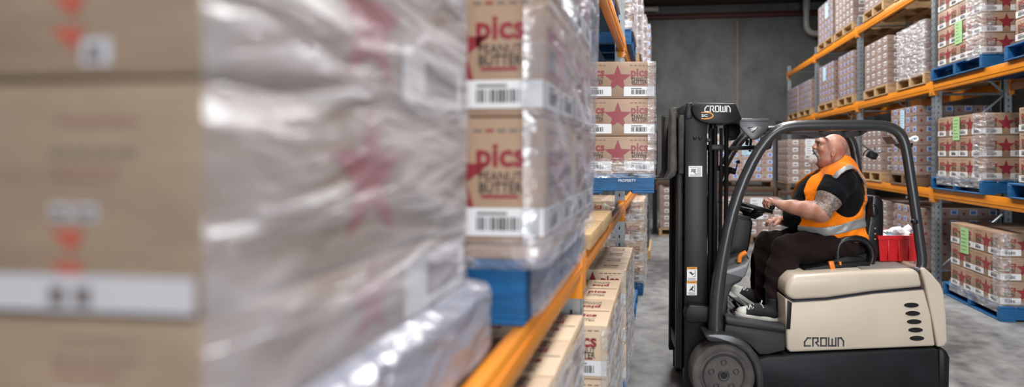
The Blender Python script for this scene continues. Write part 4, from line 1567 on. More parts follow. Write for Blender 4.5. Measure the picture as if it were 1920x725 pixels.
bx0, bx1 = cam_xz(1646, 0, 3.97)[0], cam_xz(1724, 0, 3.97)[0]
by0, by1 = 3.96, 4.32
bh = .184
zb0 = zt + .008
BO = Vector(((bx0 + bx1) / 2, (by0 + by1) / 2, zb0))
b = MB()
iw = .012


def ring(z, g):
    return [Vector((bx0 + .02 - g, by0 + .02 - g, z)), Vector((bx1 - .02 + g, by0 + .02 - g, z)), Vector((bx1 - .02 + g, by1 - .02 + g, z)), Vector((bx0 + .02 - g, by1 - .02 + g, z))]


k = b.mi(BIN_RED)
rs = [ring(zb0, 0), ring(zb0 + bh * .86, .018), ring(zb0 + bh * .86, .026), ring(zb0 + bh, .028), ring(zb0 + bh, .012), ring(zb0 + .012, -.012)]
vr = [[b.bm.verts.new(p) for p in r] for r in rs]
for i in range(len(vr) - 1):
    for j in range(4):
        b.bm.faces.new((vr[i][j], vr[i][(j + 1) % 4], vr[i + 1][(j + 1) % 4], vr[i + 1][j])).material_index = k
b.bm.faces.new(vr[0][::-1]).material_index = k
b.bm.faces.new(vr[-1]).material_index = k
for i in range(1, 4):
    x = bx0 + (bx1 - bx0) * i / 4
    b.box((x, by0 + .008, zb0 + bh * .45), (.008, .012, bh * .8), BIN_RED, .003)
MBIN = RZ @ T_(BO)
o = b.build('storage_bin', None, BO)
o.matrix_world = MBIN
tag(o, 'red plastic bin on the hood behind the forklift seat', 'bin')


def in_bin(name, mb, label, cat):
    o = mb.build(name, None, BO)
    o.matrix_world = MBIN
    return tag(o, label, cat)


b = MB()
b.tube([Vector((bx0 + .10, by0 + .13, zb0 + .10)), Q(1683, 441, 4.12), Q(1692, 436, 4.12), Q(1702, 428, 4.12), Q(1706, 425, 4.12)], [.034, .032, .024, .024, .022], WHITE_PL, 16)
in_bin('spray_bottle', b, 'white plastic bottle neck sticking up out of the red bin', 'bottle')
b = MB()
Mt = T_(Q(1658, 449, 4.17)) @ Matrix.Rotation(PI / 2 - .25, 4, 'X')
b.lathe([(.036, -.024), (.05, -.024), (.05, .024), (.036, .024), (.036, -.024)], CREAM_TAPE, Mt, 28, caps=False)
in_bin('tape_roll', b, 'cream roll of tape at the edge of the red bin', 'tape')
b = MB()
b.box(Q(1663, 449, 4.1) + Vector((.01, 0, -.02)), (.12, .05, .05), mat('grey_tool', (.16, .17, .18), .5), .012, Matrix.Rotation(-.1, 4, 'Y'))
in_bin('hand_tool', b, 'grey plastic tool lying in the red bin', 'tool')


def rag(name, c, r, seed, label, m):
    bm = bmesh.new()
    bmesh.ops.create_icosphere(bm, subdivisions=4, radius=1.0)
    for v in bm.verts:
        n = v.co.normalized()
        d = 1 + .35 * noise.noise(n * 1.8 + Vector((seed, 0, 0))) + .18 * abs(noise.noise(n * 5 + Vector((0, seed, 0)))) + .07 * noise.noise(n * 12)
        v.co = Vector((n.x * r[0] * d, n.y * r[1] * d, n.z * r[2] * d)) + c
    b = MB()
    b.mi(m)
    bm_append(b.bm, bm, None, 0, True)
    bm.free()
    return in_bin(name, b, label, 'rag')


rag('cleaning_rag', Vector((bx0 + .205, by0 + .15, zb0 + bh - .02)), (.085, .09, .055), 3, 'crumpled white rag heaped in the red bin', WHITE_CLOTH)
rag('cleaning_rag', Vector((bx0 + .05, by0 + .07, zb0 + bh - .022)), (.038, .04, .04), 8, 'small white rag at the front corner of the red bin', WHITE_CLOTH)
rag('wiping_cloth', Vector((bx0 + .105, by0 + .06, zb0 + bh - .035)), (.04, .035, .035), 5, 'pale blue cloth between the rags in the red bin', mat('blue_cloth', (.25, .45, .6), .8))


# ------------------------------------------------------------------ the driver: surfaces grown from distance fields
class Field:
    def __init__(s, lo, hi, h):
        s.h = h
        s.lo = np.array(lo, float)
        s.n = np.ceil((np.array(hi) - s.lo) / h).astype(int) + 1
        s.f = np.full(s.n, 9.0, np.float32)

    def sub(s, lo, hi):
        i0 = np.clip(np.floor((np.array(lo) - s.lo) / s.h).astype(int), 0, s.n)
        i1 = np.clip(np.ceil((np.array(hi) - s.lo) / s.h).astype(int) + 1, 0, s.n)
        ax = [(s.lo[a] + s.h * np.arange(i0[a], i1[a])).astype(np.float32) for a in range(3)]
        return tuple(slice(i0[a], i1[a]) for a in range(3)), np.meshgrid(*ax, indexing='ij', sparse=True)

    def blend(s, sl, d, k, op):
        a = s.f[sl]
        if a.size == 0:
            return
        if op == 'u':
            hh = np.clip(.5 + .5 * (a - d) / k, 0, 1)
            s.f[sl] = a + (d - a) * hh - k * hh * (1 - hh)
        elif op == 's':
            hh = np.clip(.5 - .5 * (a + d) / k, 0, 1)
            s.f[sl] = a + (-d - a) * hh + k * hh * (1 - hh)

    def cap(s, a, b, ra, rb, k=.02, op='u', sq=None):
        """tapered capsule; sq scales distances along y"""
        a, b = np.array(a, float), np.array(b, float)
        m = max(ra, rb) * 1.3 + k + .03
        sl, (X, Y, Z) = s.sub(np.minimum(a, b) - m, np.maximum(a, b) + m)
        ab = b - a
        q = sq or 1.0
        t = np.clip(((X - a[0]) * ab[0] + (Y - a[1]) * ab[1] + (Z - a[2]) * ab[2]) / max(1e-9, ab @ ab), 0, 1)
        d = np.sqrt((X - a[0] - t * ab[0]) ** 2 + ((Y - a[1] - t * ab[1]) * q) ** 2 + (Z - a[2] - t * ab[2]) ** 2) - (ra + (rb - ra) * t)
        s.blend(sl, d, k, op)
        return s

    def chain(s, pts, rs, k=.02, op='u', sq=None):
        for i in range(len(pts) - 1):
            s.cap(pts[i], pts[i + 1], rs[i], rs[i + 1], k, op, sq)
        return s

    def ell(s, c, r, k=.02, op='u', ry=0.0):
        """ellipsoid turned by ry about the y axis"""
        c, r = np.array(c, float), np.array(r, float)
        m = max(r) + k + .03
        sl, (X, Y, Z) = s.sub(c - m, c + m)
        x, y, z = X - c[0], Y - c[1], Z - c[2]
        cs, sn = math.cos(ry), math.sin(ry)
        x, z = x * cs + z * sn, -x * sn + z * cs
        k0 = np.sqrt((x / r[0]) ** 2 + (y / r[1]) ** 2 + (z / r[2]) ** 2)
        k1 = np.sqrt((x / r[0] ** 2) ** 2 + (y / r[1] ** 2) ** 2 + (z / r[2] ** 2) ** 2)
        s.blend(sl, k0 * (k0 - 1) / np.maximum(k1, 1e-6), k, op)
        return s

    def grid(s):
        return np.meshgrid(*[(s.lo[a] + s.h * np.arange(s.n[a])).astype(np.float32) for a in range(3)], indexing='ij', sparse=True)


def surface(f, lo, h, name, m, smooth=2, parent=None, off=None):
    """surface net of f = 0"""
    ins = f < 0
    n = np.array(f.shape) - 1
    c = [ins[i:i + n[0], j:j + n[1], k:k + n[2]] for i in (0, 1) for j in (0, 1) for k in (0, 1)]
    cnt = sum(x.astype(np.int8) for x in c)
    act = (cnt > 0) & (cnt < 8)
    idx = np.full(act.shape, -1, np.int64)
    cells = np.argwhere(act)
    idx[act] = np.arange(len(cells))
    acc = np.zeros((len(cells), 3))
    num = np.zeros(len(cells))
    cor = [(i, j, k) for i in (0, 1) for j in (0, 1) for k in (0, 1)]
    for a in range(8):
        for b in range(a + 1, 8):
            if sum(abs(cor[a][q] - cor[b][q]) for q in range(3)) != 1:
                continue
            fa = f[cells[:, 0] + cor[a][0], cells[:, 1] + cor[a][1], cells[:, 2] + cor[a][2]]
            fb = f[cells[:, 0] + cor[b][0], cells[:, 1] + cor[b][1], cells[:, 2] + cor[b][2]]
            x = (fa < 0) != (fb < 0)
            t = np.where(x, fa / np.where(x, fa - fb, 1), 0)
            pa, pb = np.array(cor[a], float), np.array(cor[b], float)
            acc += x[:, None] * (pa + t[:, None] * (pb - pa))
            num += x
    co = (cells + acc / np.maximum(num, 1)[:, None]) * h + lo
    quads = []
    for ax in range(3):
        u, v = (ax + 1) % 3, (ax + 2) % 3
        sl0, sl1 = [slice(1, -1)] * 3, [slice(1, -1)] * 3
        A = np.take(ins, range(0, f.shape[ax] - 1), axis=ax)
        B = np.take(ins, range(1, f.shape[ax]), axis=ax)
        e = np.argwhere(A != B)
        ok = (e[:, u] > 0) & (e[:, v] > 0) & (e[:, u] < n[u]) & (e[:, v] < n[v])
        e = e[ok]
        flip = A[tuple(e.T)]
        du, dv = np.zeros(3, int), np.zeros(3, int)
        du[u], dv[v] = 1, 1
        g = [idx[tuple((e - du - dv).T)], idx[tuple((e - dv).T)], idx[tuple(e.T)], idx[tuple((e - du).T)]]
        q = np.stack(g, 1)
        q[~flip] = q[~flip][:, ::-1]
        quads.append(q)
    Qd = np.concatenate(quads)
    Qd = Qd[(Qd >= 0).all(1)]
    # a little smoothing along the net
    E = np.concatenate([Qd[:, [0, 1]], Qd[:, [1, 2]], Qd[:, [2, 3]], Qd[:, [3, 0]]])
    for _ in range(smooth):
        s_ = np.zeros_like(co)
        w = np.zeros(len(co))
        for a, b in ((0, 1), (1, 0)):
            np.add.at(s_, E[:, a], co[E[:, b]])
            np.add.at(w, E[:, a], 1)
        co = co * .5 + .5 * s_ / np.maximum(w, 1)[:, None]
    if off is not None:
        co = co - np.array(off)
    me = bpy.data.meshes.new(name)
    me.vertices.add(len(co))
    me.vertices.foreach_set('co', co.astype(np.float32).ravel())
    me.loops.add(len(Qd) * 4)
    me.loops.foreach_set('vertex_index', Qd.astype(np.int32).ravel())
    me.polygons.add(len(Qd))
    me.polygons.foreach_set('loop_start', np.arange(0, len(Qd) * 4, 4, dtype=np.int32))
    me.polygons.foreach_set('loop_total', np.full(len(Qd), 4, np.int32))
    me.update(calc_edges=True)
    me.validate()
    me.polygons.foreach_set('use_smooth', [True] * len(me.polygons))
    me.materials.append(m)
    return link(name, me, parent)


def mx(arrs):
    r = arrs[0]
    for a in arrs[1:]:
        r = np.maximum(r, a)
    return r


def skin_mat():
    m, nt, b = new_mat('skin')
    N, L = nt.nodes, nt.links
    tc = N.new('ShaderNodeTexCoord')
    n = N.new('ShaderNodeTexNoise')
    n.inputs['Scale'].default_value = 14
    n.inputs['Detail'].default_value = 5
    L.new(tc.outputs['Object'], n.inputs['Vector'])
    rp = N.new('ShaderNodeValToRGB')
    e = rp.color_ramp.elements
    e[0].position, e[0].color = .3, (.37, .155, .100, 1)
    e[1].position, e[1].color = .7, (.50, .245, .172, 1)
    L.new(n.outputs['Fac'], rp.inputs['Fac'])
    # the tattoo sleeve: a band of the near upper arm, between two planes across it
    at = N.new('ShaderNodeAttribute')
    at.attribute_name = 'ink'
    v = N.new('ShaderNodeTexVoronoi')
    v.feature = 'DISTANCE_TO_EDGE'
    v.inputs['Scale'].default_value = 34
    wv = N.new('ShaderNodeTexNoise')
    wv.inputs['Scale'].default_value = 42
    wv.inputs['Detail'].default_value = 3
    wv.inputs['Distortion'].default_value = 2.5
    L.new(tc.outputs['Object'], wv.inputs['Vector'])
    L.new(tc.outputs['Object'], v.inputs['Vector'])
    r2 = N.new('ShaderNodeValToRGB')
    f = r2.color_ramp.elements
    f[0].position, f[0].color = .40, (.085, .075, .072, 1)
    f[1].position, f[1].color = .62, (.36, .25, .20, 1)
    L.new(wv.outputs['Fac'], r2.inputs['Fac'])
    mix = N.new('ShaderNodeMix')
    mix.data_type = 'RGBA'
    L.new(at.outputs['Fac'], mix.inputs['Factor'])
    L.new(rp.outputs['Color'], mix.inputs['A'])
    L.new(r2.outputs['Color'], mix.inputs['B'])
    L.new(mix.outputs['Result'], b.inputs['Base Color'])
    b.inputs['Roughness'].default_value = 0.42
    b.inputs['Subsurface Weight'].default_value = 0.12
    b.inputs['Subsurface Radius'].default_value = (.012, .005, .003)
    b.inputs['Subsurface Scale'].default_value = .4
    bp = N.new('ShaderNodeBump')
    bp.inputs['Strength'].default_value = .15
    bp.inputs['Distance'].default_value = .004
    n2 = N.new('ShaderNodeTexNoise')
    n2.inputs['Scale'].default_value = 70
    L.new(tc.outputs['Object'], n2.inputs['Vector'])
    L.new(n2.outputs['Fac'], bp.inputs['Height'])
    L.new(bp.outputs['Normal'], b.inputs['Normal'])
    return m


def cloth(name, col, bump=.5, bs=9.0, rough=.85, sheen=.2, spec=.12):
    m = mat(name, col, rough, var=.12, vscale=7, bump=bump, bscale=bs, spec=spec)
    b = m.node_tree.nodes['Principled BSDF']
    b.inputs['Sheen Weight'].default_value = sheen
    for n in m.node_tree.nodes:
        if n.type == 'BUMP':
            n.inputs['Distance'].default_value = .03
        if n.type == 'TEX_NOISE' and n.inputs['Scale'].default_value == bs:
            n.inputs['Distortion'].default_value = 1.2
    return m


SKIN = skin_mat()
TSHIRT = cloth('black_cotton', (.0045, .0048, .0068), .6, 9, .9, .03)
TROUSER = cloth('brown_trouser_cloth', (.0155, .0085, .0078), .5, 8, .9, .04)
HIVIS = cloth('orange_hi_vis', (.95, .215, .004), .6, 8, .7, .1)
REFLECT = mat('reflective_silver', (.30, .30, .30), .4, metal=.25, bump=.2, bscale=25)
HAIR_G = mat('grey_beard_hair', (.20, .18, .165), .8, var=.45, vscale=40, bump=.3, bscale=45)
HAIR_W = mat('white_beard_hair', (.56, .53, .50), .8, var=.15, vscale=40, bump=.3, bscale=45)
STUBBLE = mat('shaved_hair', (.31, .155, .112), .7, var=.3, vscale=90, bump=.2, bscale=150)
EYE_W = mat('eye_white', (.75, .72, .70), .2)
EYE_D = mat('eye_iris', (.035, .03, .03), .15)
SOLE = mat('shoe_rubber_white', (.62, .60, .54), .55, var=.15, vscale=14)
CANVAS = mat('black_canvas', (.010, .010, .012), .8, bump=.3, bscale=80)
LACE = mat('shoe_lace', (.62, .62, .64), .8)

TB = 4.16                     # distance of the middle of the body
PO = Vector((Q(1575, 470, TB).x, TB, 0.515))


def V(px, py, t):
    return np.array(Q(px, py, t))


U = TB / F                    # metres per pixel at the body
LO, HI = (1.18, 3.66, .50), (1.98, 4.66, 1.86)

# torso field shared by body and clothes
tor = Field(LO, HI, .005)
tor.ell(V(1566, 366, TB), (.185, .215, .20), .05)
tor.ell(V(1543, 371, TB), (.195, .212, .17), .06)
tor.ell(V(1547, 410, TB), (.246, .225, .175), .06)
tor.ell(V(1532, 404, TB), (.240, .195, .150), .05)
tor.ell(V(1562, 436, TB), (.215, .215, .14), .05)
tor.ell(V(1580, 452, TB), (.165, .205, .12), .05)
for t in (3.955, 4.365):
    tor.cap(V(1577, 338, t), V(1575, 328, TB), .096, .096, .05)
tor.cap(V(1576, 314, TB), V(1574, 332, TB), .080, .15, .05)
TORSO = tor.f.copy()

SH_N, EL_N, WR_N = V(1573, 341, 3.93), V(1539, 397, 3.87), V(1466, 384, 3.96)
SH_F, EL_F, WR_F = V(1570, 343, 4.40), V(1520, 425, 4.50), V(1464, 413, 4.32)

# --- skin: head, neck, trunk, arms, hands and legs in one surface
bd = Field(LO, HI, .004)
bd.ell(V(1566, 366, TB), (.17, .20, .19), .05)
bd.ell(V(1550, 412, TB), (.22, .21, .165), .06)
bd.ell(V(1580, 450, TB), (.15, .19, .12), .05)
for t in (3.96, 4.36):
    bd.cap(V(1577, 346, t), V(1574, 336, TB), .06, .065, .05)
bd.cap(V(1576, 330, TB), V(1566, 303, TB), .082, .072, .035)
bd.cap(V(1556, 318, TB), V(1548, 303, TB), .05, .04, .03)
# skull and face
HC = TB - .0
bd.ell(V(1563.5, 275, HC), (.096, .079, .094), .02, ry=.25)
bd.ell(V(1556, 285, HC), (.086, .070, .082), .03)
bd.ell(V(1544, 291, HC), (.050, .056, .058), .03)
bd.ell(V(1540, 297, HC), (.040, .046, .034), .03)
bd.ell(V(1550, 298, HC), (.052, .064, .042), .03)
bd.cap(V(1543, 302, HC), V(1558, 316, HC), .052, .066, .035)
bd.ell(V(1541, 266, HC), (.046, .062, .034), .025)
bd.ell(V(1537, 281, HC), (.034, .036, .040), .02)
bd.ell(V(1536, 288, HC), (.032, .036, .034), .02)
for s in (-1, 1):
    bd.cap(V(1536.5, 265.5, HC + s * .012), V(1539.5, 265.5, HC + s * .048), .012, .010, .012)      # brow
    bd.ell(V(1540, 279.5, HC + s * .038), (.022, .024, .022), .03)                                     # cheekbone
    bd.ell(V(1534.2, 271, HC + s * .032), (.0105, .016, .0095), .008, 's')                             # eye socket
    bd.ell(V(1563, 288, HC + s * .078), (.017, .010, .031), .006, ry=-.25)                            # ear
    bd.ell(V(1562, 287, HC + s * .087), (.010, .007, .019), .005, 's', ry=-.25)
    bd.cap(V(1561, 297, HC + s * .074), V(1559.5, 300, HC + s * .070), .010, .008, .006)
    bd.ell(V(1528.6, 277.5, HC + s * .012), (.010, .009, .008), .007)                                 # nostril wing
bd.chain([V(1534.5, 266, HC), V(1529.5, 272, HC), V(1525.6, 276.2, HC)], [.010, .0105, .0115], .012)    # nose
bd.cap(V(1529, 278.5, HC), V(1526.5, 277.5, HC), .010, .010, .006)
bd.cap(V(1530.5, 287.5, HC - .018), V(1530.5, 287.5, HC + .018), .008, .008, .008)                    # lips
bd.cap(V(1531.5, 290.5, HC - .015), V(1531.5, 290.5, HC + .015), .009, .009, .008)
for s in (-1, 1):
    bd.cap(V(1534.6, 268.9, HC + s * .020), V(1537.6, 269.2, HC + s * .043), .0055, .0055, .004)
    bd.cap(V(1534.9, 273.6, HC + s * .021), V(1537.8, 273.4, HC + s * .042), .0055, .0055, .005)
# arms
bd.chain([SH_N + np.array([0, .04, -.01]), SH_N * .45 + EL_N * .55, EL_N], [.068, .084, .068], .03)
bd.cap(EL_N, EL_N + (EL_N - WR_N) * .02, .066, .064, .02)
bd.chain([EL_N, EL_N * .66 + WR_N * .34 + np.array([0, -.004, -.003]), EL_N * .3 + WR_N * .7, WR_N], [.062, .060, .046, .036], .025)
bd.chain([SH_F + np.array([0, -.04, -.01]), EL_F, EL_F * .5 + WR_F * .5, WR_F], [.066, .062, .052, .035], .025)


def hand(wr, palm, nrm, across, fingers, thumb, sc=1.0):
    """palm: knuckle centre; across: unit vector from little finger to index; fingers: bend path per finger as (forward, normal) steps"""
    wr, palm, nrm, across = (np.array(x, float) for x in (wr, palm, nrm, across))
    fw = palm - wr
    fw /= np.linalg.norm(fw)
    for o, r in ((-.028, .0165), (-.009, .018), (.010, .018), (.027, .0165)):
        bd.cap(wr + across * o * .45, palm + across * o, .024, r, .014)
    for i, (o, ln) in enumerate(((-.031, .058), (-.0105, .074), (.0105, .080), (.031, .072))):
        p = palm + across * o
        pts, rs = [p - fw * .012, p], [.0125, .0118]
        for j, (a, b_) in enumerate(fingers):
            st = ln * (.42, .32, .26)[j] * sc
            p = p + (fw * math.cos(a) + nrm * math.sin(a)) * st + across * b_ * (i - 1.5) * .004
            pts.append(p)
            rs.append((.0108, .0098, .0086)[j])
        bd.chain(pts, rs, .006)
    q = wr + (palm - wr) * .35 + across * .030
    pts, rs = [wr + (palm - wr) * .15 + across * .014, q], [.018, .0165]
    for (u, w, x), r in zip(thumb, (.0135, .0118, .0098)):
        q = q + fw * u + across * w + nrm * x
        pts.append(q)
        rs.append(r)
    bd.chain(pts, rs, .008)


kn = np.array(KN)
# near hand closed round the knob of the wheel
hand(WR_N, V(1446, 376.5, 3.985), (-.25, .12, -.96), (-.12, .97, .16), ((.45, 0), (1.35, 0), (2.1, 0)), ((.022, .016, .012), (.026, .006, .020), (.018, .0, .016)))
# far hand resting on the thigh
hand(WR_F, V(1449, 412, 4.28), (-.22, -.1, -.97), (.12, -.96, .10), ((.35, 0), (.75, 0), (1.15, 0)), ((.022, .018, .012), (.024, .006, .016), (.018, .0, .014)))
# legs inside the trousers
HP_N, KN_N, AN_N = V(1572, 458, 4.03), V(1474, 466, 4.01), V(1449, 562, 3.97)
HP_F, KN_F, AN_F = V(1566, 455, 4.29), V(1441, 457, 4.28), V(1417, 550, 4.27)
for a, c, e in ((HP_N, KN_N, AN_N), (HP_F, KN_F, AN_F)):
    bd.chain([a, c, c * .55 + e * .45 + np.array([.015, 0, 0]), e + np.array([.022, 0, 0])], [.09, .060, .050, .032], .03)
body = surface(bd.f, bd.lo, bd.h, 'person', SKIN, 1, None, PO)
body.matrix_world = RZ @ T_(PO)
tag(body, 'bald bearded driver in orange vest sitting on the forklift, hand on the wheel', 'person')
# ink of the tattoo sleeve as a point attribute of the body
me = body.data
co = np.empty(len(me.vertices) * 3, np.float32)
me.vertices.foreach_get('co', co)
co = co.reshape(-1, 3) + np.array(PO, np.float32)
ax = (EL_N - SH_N)
L_ = np.linalg.norm(ax)
ax = ax / L_
s_ = (co - SH_N) @ ax / L_
rad = np.linalg.norm((co - SH_N) - ((co - SH_N) @ ax)[:, None] * ax, axis=1)
fx_ = (WR_N - EL_N) / np.linalg.norm(WR_N - EL_N)
past = (co - EL_N) @ np.array([-.766, 0, -.643])
ink = ((s_ > .1) & (s_ < 1.3) & (rad < .13) & (past < -.004) & (co[:, 1] < 4.02)).astype(np.float32)
me.attributes.new('ink', 'FLOAT', 'POINT').data.foreach_set('value', ink)


def wear(name, f, fld, m, smooth=2, label=None, parent=None):
    o = surface(f, fld.lo, fld.h, name, m, smooth, parent or body, PO)
    if label:
        o['label'] = label
    return o


Xg, Yg, Zg = tor.grid()
px_of = lambda X, t=TB: X * F / t + PX0
py_of = lambda Z, t=TB: PY0 - (Z - H) * F / t
PXg, PYg = px_of(Xg), py_of(Zg)
fold = .0022 * np.sin(PYg * .30 + PXg * .20 + 2 * np.sin(PXg * .07 + Yg * 9)) * np.clip((PYg - 330) / 40, .1, 1) + .002 * np.sin(PYg * .17 - PXg * .13 + Yg * 14)
# t-shirt
ts = Field(LO, HI, .005)
ts.f = (TORSO - .006).astype(np.float32)
ts.chain([SH_N + np.array([0, .03, .0]), SH_N * .62 + EL_N * .38], [.092, .103], .04)
ts.chain([SH_F, SH_F * .45 + EL_F * .55], [.100, .098], .04)
ts.cap(V(1574, 326, TB), V(1570, 311, TB), .11, .085, .02)
ts.cap(V(1563, 303, TB), V(1555, 287, TB), .074, .078, .01, 's')
hem_n = ((Xg - SH_N[0]) * ax[0] + (Yg - SH_N[1]) * ax[1] + (Zg - SH_N[2]) * ax[2]) - .55 * L_
near_arm = np.maximum(hem_n, -9)
slv = (np.sqrt((Xg - EL_N[0]) ** 2 + (Yg - EL_N[1]) ** 2 + (Zg - EL_N[2]) ** 2))
f = ts.f + fold * .5
wear('t_shirt', np.maximum(f, np.where((Yg < 3.99) & (TORSO > .03), hem_n, -9.0)).astype(np.float32), ts, TSHIRT, label='black t-shirt')
# vest
hx, hz = PXg - 1567, PYg - 358
arm = (np.sqrt((hx / 37.0) ** 2 + (hz / 43.0) ** 2) - 1) * .16
arm = np.maximum(arm, -(np.abs(Yg - TB) - .115))             # holes on both flanks only
side_hole = np.where(np.abs(Yg - TB) > .10, arm, 9.0)
hem = (PYg - (439 + 9 * np.clip((PXg - 1490) / 120, 0, 1))) * U
front = np.maximum(.065 + .0 * PYg - np.abs(Yg - TB), (PXg - (1516 + 0 * PYg)) * U)
opening = np.where(PXg < 1535, np.abs(Yg - TB) - (.050 + .105 * np.clip((PYg - 328) / 55, 0, 1) - .035 * np.clip((PYg - 408) / 20, 0, 1)), 9.0)
neck = np.sqrt(((PXg - 1556) * U) ** 2 + ((Yg - TB) * 1.0) ** 2 + ((PYg - 298) * U) ** 2) - .098
vest = mx([TORSO - .021 + fold, hem + 0 * Yg, -side_hole + 0 * PXg, -opening, -neck])
wear('safety_vest', vest.astype(np.float32), tor, HIVIS, 2, 'orange hi-vis vest')


def seg_dist(pts):
    d = np.full(np.broadcast(PXg, PYg).shape, 99.0, np.float32)
    for (x0, y0), (x1, y1) in zip(pts[:-1], pts[1:]):
        ux, uy = x1 - x0, y1 - y0
        t = np.clip(((PXg - x0) * ux + (PYg - y0) * uy) / (ux * ux + uy * uy), 0, 1)
        d = np.minimum(d, np.sqrt((PXg - x0 - t * ux) ** 2 + (PYg - y0 - t * uy) ** 2))
    return d


skinv = mx([TORSO - .025 + fold, -(TORSO - .012 + fold)])
waist_y = 426 - 12 * np.clip((PXg - 1485) / 130, 0, 1) + 4 * np.sin((PXg - 1485) / 22)
w1 = mx([skinv, (np.abs(PYg - waist_y) - 8.5) * U + 0 * Yg, -opening])
wear('reflective_band', w1.astype(np.float32), tor, REFLECT, 1, 'silver waist band')
for sgn in (-1, 1):
    dd = (seg_dist([(1529, 336), (1540, 322), (1553, 314), (1569, 310), (1583, 314), (1597, 326), (1607, 345), (1612, 370), (1608, 395), (1607, 410)]) - 3.4) * U
    w2 = mx([skinv, dd + 0 * Yg, -(sgn * (Yg - TB) - .07) + 0 * dd, -neck])
    wear('reflective_band', w2.astype(np.float32), tor, REFLECT, 1, 'silver shoulder band')

# trousers
tr_ = Field(LO, HI, .005)
tr_.ell(V(1578, 458, TB), (.175, .215, .125), .05)
tr_.ell(V(1545, 447, TB), (.16, .19, .085), .05)
for a, c, e in ((HP_N, KN_N, AN_N), (HP_F, KN_F, AN_F)):
    tr_.chain([a, a * .4 + c * .6, c], [.128, .112, .094], .04)
    tr_.chain([c, c * .55 + e * .45 + np.array([.012, 0, 0]), e + np.array([.014, 0, -.06])], [.094, .112, .092], .03, sq=1.25)
X2, Y2_, Z2 = tr_.grid()
P2x, P2y = px_of(X2, 4.02), py_of(Z2, 4.02)
fold2 = .006 * np.sin(P2y * .22 - P2x * .12 + 1.5 * np.sin(P2x * .05)) * np.clip((P2y - 470) / 60, .3, 1) + .004 * np.sin(P2x * .25 + P2y * .1)
wst = (425 - P2y) * U
hem2 = np.where(Y2_ < TB, (P2y - 547 - 1.02 * np.clip(P2x - 1421, -6, 42)) * U, (P2y - 541 - .9 * np.clip(P2x - 1397, -6, 50)) * U)
wear('trousers', np.maximum(np.maximum(tr_.f + fold2, wst), hem2).astype(np.float32), tr_, TROUSER, 2, 'dark brown trousers')

# beard, moustache, stubble, eyes
fc = Field((1.50, 4.02, 1.52), (1.80, 4.30, 1.86), .003)
fc.cap(V(1537, 297, HC), V(1528, 298, HC), .036, .034, .02)
fc.cap(V(1529, 294, HC), V(1521, 302, HC), .030, .019, .02)
fc.cap(V(1522, 300, HC), V(1515.5, 307, HC), .020, .005, .012)

gx_, gy_, gz_ = fc.grid()
hairs = (.0014 * np.sin(gy_ * 620 + 3 * np.sin(gz_ * 90)) + .0014 * np.sin((gx_ * .75 - gz_ * .65) * 560 + gy_ * 120)).astype(np.float32)
wear('beard', fc.f + hairs, fc, HAIR_W, 1, 'white goatee')
fm = Field((1.50, 4.02, 1.52), (1.80, 4.30, 1.86), .003)
for s in (-1, 1):
    fm.chain([V(1526.8, 282.0, HC + s * .004), V(1528.8, 284.0, HC + s * .022), V(1533, 291, HC + s * .034)], [.0115, .012, .009], .008)
    fm.chain([V(1533, 291, HC + s * .034), V(1536, 298, HC + s * .036), V(1536, 304, HC + s * .026)], [.009, .012, .012], .01)
fm.ell(V(1537, 298, HC), (.020, .050, .026), .012)
wear('moustache', fm.f + hairs, fm, HAIR_G, 1, 'grey moustache')
fs = Field((1.50, 4.02, 1.52), (1.92, 4.30, 1.90), .004)
fs.ell(V(1563.5, 275, HC), (.0968, .0798, .0948), .02, ry=.25)
Xs, Ys, Zs = fs.grid()
qx, qy = px_of(Xs), py_of(Zs)
band = mx([(1566 - qx + .35 * (qy - 262)) * U + 0 * Ys, (262 - qy + .25 * (qx - 1575)) * U + 0 * Ys, (qy - 297) * U + 0 * Ys])
wear('hair', np.maximum(fs.f, band).astype(np.float32), fs, STUBBLE, 1, 'short shaved hair')
for s in (-1, 1):
    b = MB()
    c = Vector(V(1536.6, 271, HC + s * .031))
    b.lathe([(.0098 * math.sin(k * PI / 10), -.0098 * math.cos(k * PI / 10)) for k in range(11)], EYE_W, T_(c), 16, caps=False)
    b.lathe([(.0058 * math.sin(k * PI / 8), -.0058 * math.cos(k * PI / 8)) for k in range(9)], EYE_D, T_(c + Vector((-.0058, .0015 * s, .001))), 12, caps=False)
    b.build('eye', body, PO)
    b = MB()
    b.tube([Vector(V(1532.8, 266.0, HC + s * .014)), Vector(V(1532.4, 263.6, HC + s * .030)), Vector(V(1536, 264.6, HC + s * .050))], [.004, .005, .003], HAIR_G, 8, 1)
    b.build('eyebrow', body, PO)


